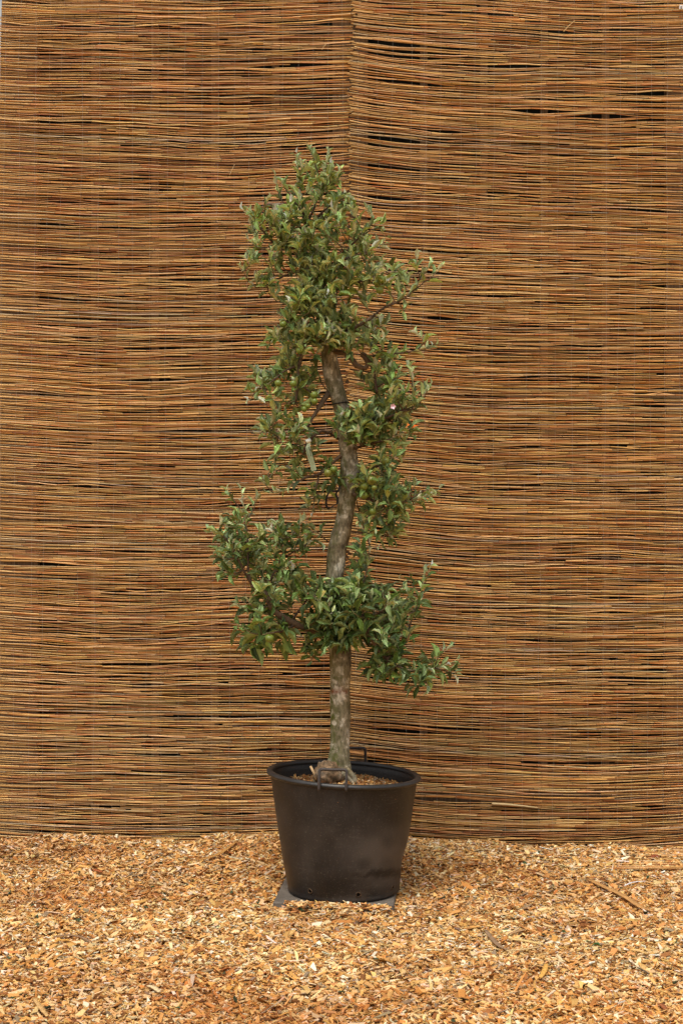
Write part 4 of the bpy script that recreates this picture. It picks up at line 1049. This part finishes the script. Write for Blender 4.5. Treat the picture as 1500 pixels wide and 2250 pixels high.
# dark cord tied round the trunk, and a black rubber strap hanging in a loop
i0 = int(np.argmin(np.abs(tt[:, 1] - 888))); cc_, rr = ctr[i0], rad[i0]
ax_ = ctr[i0 + 1] - ctr[i0 - 1]; ax_ /= np.linalg.norm(ax_); ax_ = ax_ + np.array((0.10, 0, 0)); ax_ /= np.linalg.norm(ax_)
e1 = np.cross(ax_, (0, 1, 0)); e1 /= np.linalg.norm(e1); e2 = np.cross(ax_, e1)
pth = np.array([cc_ + (rr * 1.06 + 0.001) * (math.cos(a) * e1 + math.sin(a) * e2) for a in np.linspace(0, 2 * math.pi, 40)])
v_, f_ = tube(pth, 0.0026, 6, caps=False)
tag(build('tree_cord', v_, f_, M_strap, origin=cc_), 'thin dark cord tied round the bare upper trunk', 'cord')
sp_ = spline([at(*p) for p in ((747, 1060, -0.02), (743, 1078, -0.045), (727, 1079, -0.05), (719, 1088, -0.05), (716, 1104, -0.05), (718, 1114, -0.05), (724, 1117, -0.05), (732, 1111, -0.05), (740, 1106, -0.05), (741, 1096, -0.05), (738, 1086, -0.04), (744, 1074, -0.03))], 60)
V = []; f_ = []
tg = np.gradient(sp_, axis=0); tg /= np.linalg.norm(tg, axis=1)[:, None]
for i, (p, g_) in enumerate(zip(sp_, tg)):
    s_ = np.array((0.5, -0.8, 0.2)); s_ = s_ - g_ * np.dot(s_, g_); s_ /= np.linalg.norm(s_); n_v = np.cross(g_, s_)
    for a, b_ in ((-1, -1), (1, -1), (1, 1), (-1, 1)): V.append(p + s_ * 0.0075 * a + n_v * 0.0016 * b_)
for i in range(59):
    for j in range(4): f_.append((i * 4 + j, i * 4 + (j + 1) % 4, (i + 1) * 4 + (j + 1) % 4, (i + 1) * 4 + j))
tag(build('rubber_strap', np.array(V), f_, M_strap, origin=sp_[0]), 'black rubber strap hanging in a loop beside the middle trunk', 'strap')

# ------------------------------------------------------------------ larger bits lying on the chips
def ground_at(px, py, lift=0.012):
    D_ = CAM_H * F / (py - 1175)
    for _ in range(4):
        yy = D_ + CAM_Y; xx = (px - 750) / F * D_; D_ = (CAM_H - float(gh(xx, yy)) - lift) * F / (py - 1175)
    yy = D_ + CAM_Y; xx = (px - 750) / F * D_
    return np.array((xx, yy, float(gh(xx, yy)) + lift))
def strip(name, pts, wid, thick, col, label, cat, curl=0.3, lift=0.023, group=None):
    P = spline([ground_at(px, py, lift) for px, py in pts], 14)
    tg = np.gradient(P, axis=0); V = []; C_ = []; f_ = []
    for i in range(14):
        u = i / 13; g_ = tg[i] / np.linalg.norm(tg[i]); s_ = np.cross(g_, (0, 0, 1)); s_ /= np.linalg.norm(s_); up = np.cross(s_, g_)
        ww = wid * (0.35 + 0.65 * math.sin(math.pi * min(1, 0.12 + 0.8 * u)) ** 0.6) / 2
        for q, (a, h_) in enumerate(((-1, curl), (0, 0), (1, curl), (1, curl + thick / ww), (0, thick / ww), (-1, curl + thick / ww))):
            V.append(P[i] + s_ * ww * a * (1 + 0.12 * math.sin(i * 1.9 + q)) + up * ww * h_); C_.append(np.array(col) * (0.8 + 0.3 * (math.sin(i * 2.3 + q) * 0.5 + 0.5)))
    for i in range(13):
        for j in range(6): f_.append((i * 6 + j, i * 6 + (j + 1) % 6, (i + 1) * 6 + (j + 1) % 6, (i + 1) * 6 + j))
    f_ += [(5, 4, 3, 2, 1, 0), tuple(78 + j for j in range(6))]
    tag(build(name, np.array(V), f_, M_chip, cols=np.clip(C_, 0.01, 0.85), origin=P[0]), label, cat, group)
strip('bark_strip', [(1290, 1934), (1330, 1953), (1370, 1972), (1405, 1995), (1432, 2004)], 0.030, 0.004, (0.55, 0.29, 0.10), 'long brown bark strip slanting on the chips at the right', 'bark strip')
strip('wood_splinter', [(1121, 2065), (1155, 2069), (1193, 2077)], 0.022, 0.004, (0.72, 0.50, 0.20), 'flat pale yellow splinter at the lower right beside a dull curved strip', 'splinter', 0.05)
strip('bark_strip', [(1066, 2046), (1080, 2064), (1095, 2080), (1112, 2088)], 0.022, 0.003, (0.30, 0.19, 0.11), 'dull grey brown curved strip left of the yellow splinter', 'bark strip')
strip('wood_splinter', [(1112, 2091), (1150, 2088), (1190, 2082)], 0.012, 0.004, (0.66, 0.46, 0.22), 'thin straw splinter just below the yellow splinter', 'splinter', 0.1)
strip('bark_strip', [(1120, 2054), (1140, 2048), (1160, 2044)], 0.018, 0.003, (0.45, 0.27, 0.13), 'short tan strip just above the yellow splinter', 'bark strip')
strip('wood_splinter', [(1187, 2150), (1196, 2135), (1200, 2120)], 0.022, 0.004, (0.70, 0.38, 0.09), 'bright orange wood flake upright at the lower right', 'splinter', 0.15)
strip('bark_strip', [(438, 1892), (465, 1886), (490, 1874), (520, 1852)], 0.022, 0.004, (0.50, 0.25, 0.07), 'long orange bark strip near the fence left of the tub', 'bark strip')
strip('bark_strip', [(118, 2061), (150, 2057), (180, 2062), (200, 2072)], 0.016, 0.003, (0.30, 0.18, 0.10), 'thin dull curved bark strip on the chips at the left', 'bark strip')
strip('wood_splinter', [(120, 2068), (140, 2067), (152, 2067)], 0.018, 0.003, (0.66, 0.34, 0.07), 'orange splinter under the dull strip at the left', 'splinter', 0.1)
strip('wood_splinter', [(75, 2196), (88, 2215), (104, 2235)], 0.018, 0.004, (0.60, 0.36, 0.14), 'tan splinter pointing towards the bottom left corner', 'splinter', 0.1)
strip('wood_splinter', [(325, 2168), (338, 2172), (350, 2182)], 0.022, 0.004, (0.72, 0.54, 0.30), 'pale wedge of wood left of the bottom centre', 'splinter', 0.1)
strip('bark_strip', [(205, 1913), (213, 1916), (224, 1920)], 0.022, 0.004, (0.38, 0.11, 0.035), 'red brown bark flake on the chips at the upper left', 'bark strip', 0.1)
strip('bark_strip', [(1432, 1885), (1439, 1881), (1446, 1884)], 0.030, 0.004, (0.30, 0.08, 0.03), 'dark red bark flake at the foot of the right mat', 'bark strip', 0.1, 0.024)
strip('plastic_strip', [(1372, 1947), (1385, 1941), (1402, 1938), (1418, 1937)], 0.012, 0.001, (0.75, 0.74, 0.76), 'thin curved white plastic strip on the chips at the right', 'plastic strip', 0.1, 0.022)
strip('twig', [(740, 1998), (775, 2014), (700, 2018)][::2] + [(640, 2009)], 0.009, 0.004, (0.45, 0.25, 0.08), 'thin brown twig lying on the chips in front of the tub', 'twig', 0.1, 0.018)
strip('twig', [(803, 1996), (818, 1991), (832, 1985)], 0.009, 0.004, (0.60, 0.38, 0.16), 'short straw coloured twig leaning by the slab\'s right front corner', 'twig', 0.1, 0.026)
strip('bark_strip', [(1448, 2208), (1455, 2212), (1462, 2220)], 0.022, 0.004, (0.33, 0.11, 0.04), 'red brown bark flake near the bottom right corner', 'bark strip', 0.1)
strip('twig', [(1400, 2128), (1412, 2134), (1425, 2142)], 0.008, 0.004, (0.12, 0.08, 0.05), 'dark thin twig on the chips at the lower right', 'twig', 0.1)
strip('bark_strip', [(800, 2138), (825, 2132), (850, 2126)], 0.010, 0.004, (0.20, 0.09, 0.03), 'dark brown bark sliver below the tub near the bottom', 'bark strip', 0.1)
GL = [(1322, 2081, 0.030, 'glossy green leaf scrap on the chips at the lower right'), (1283, 2070, 0.018, 'tiny dark green scrap left of the glossy leaf scrap'), (652, 1997, 0.024, 'green leaf scrap on the chips in front of the slab\'s left corner'),
      (962, 2022, 0.022, 'small dark green leaf scrap on the chips right of the tub'), (1230, 2048, 0.020, 'small green leaf scrap among chips above the yellow splinter'),
      (470, 1985, 0.020, 'small green leaf scrap on the chips left of the tub'), (473, 2035, 0.018, 'small dark green scrap on the chips lower left of the tub'), (745, 2020, 0.020, 'dark green upright leaf scrap in front of the tub'), (400, 2218, 0.018, 'tiny green scrap near the bottom left of centre'), (328, 1953, 0.020, 'green flake on the chips between the left edge and the tub')]
for px, py, s_, lab in GL:
    o = bpy.data.objects.new('leaf_scrap', base_me[int(R.integers(NVAR))]); p = ground_at(px, py, 0.020)
    o.location = Vector(p); o.scale = (s_ * 1.3,) * 3; o.rotation_euler = (R.normal(0, 0.25), R.normal(0, 0.25), R.uniform(0, 6.28)); o.color = (0.025, 0.07, 0.016, 1)
    link(o); tag(o, lab, 'leaf', 'green leaf scraps on the chips')
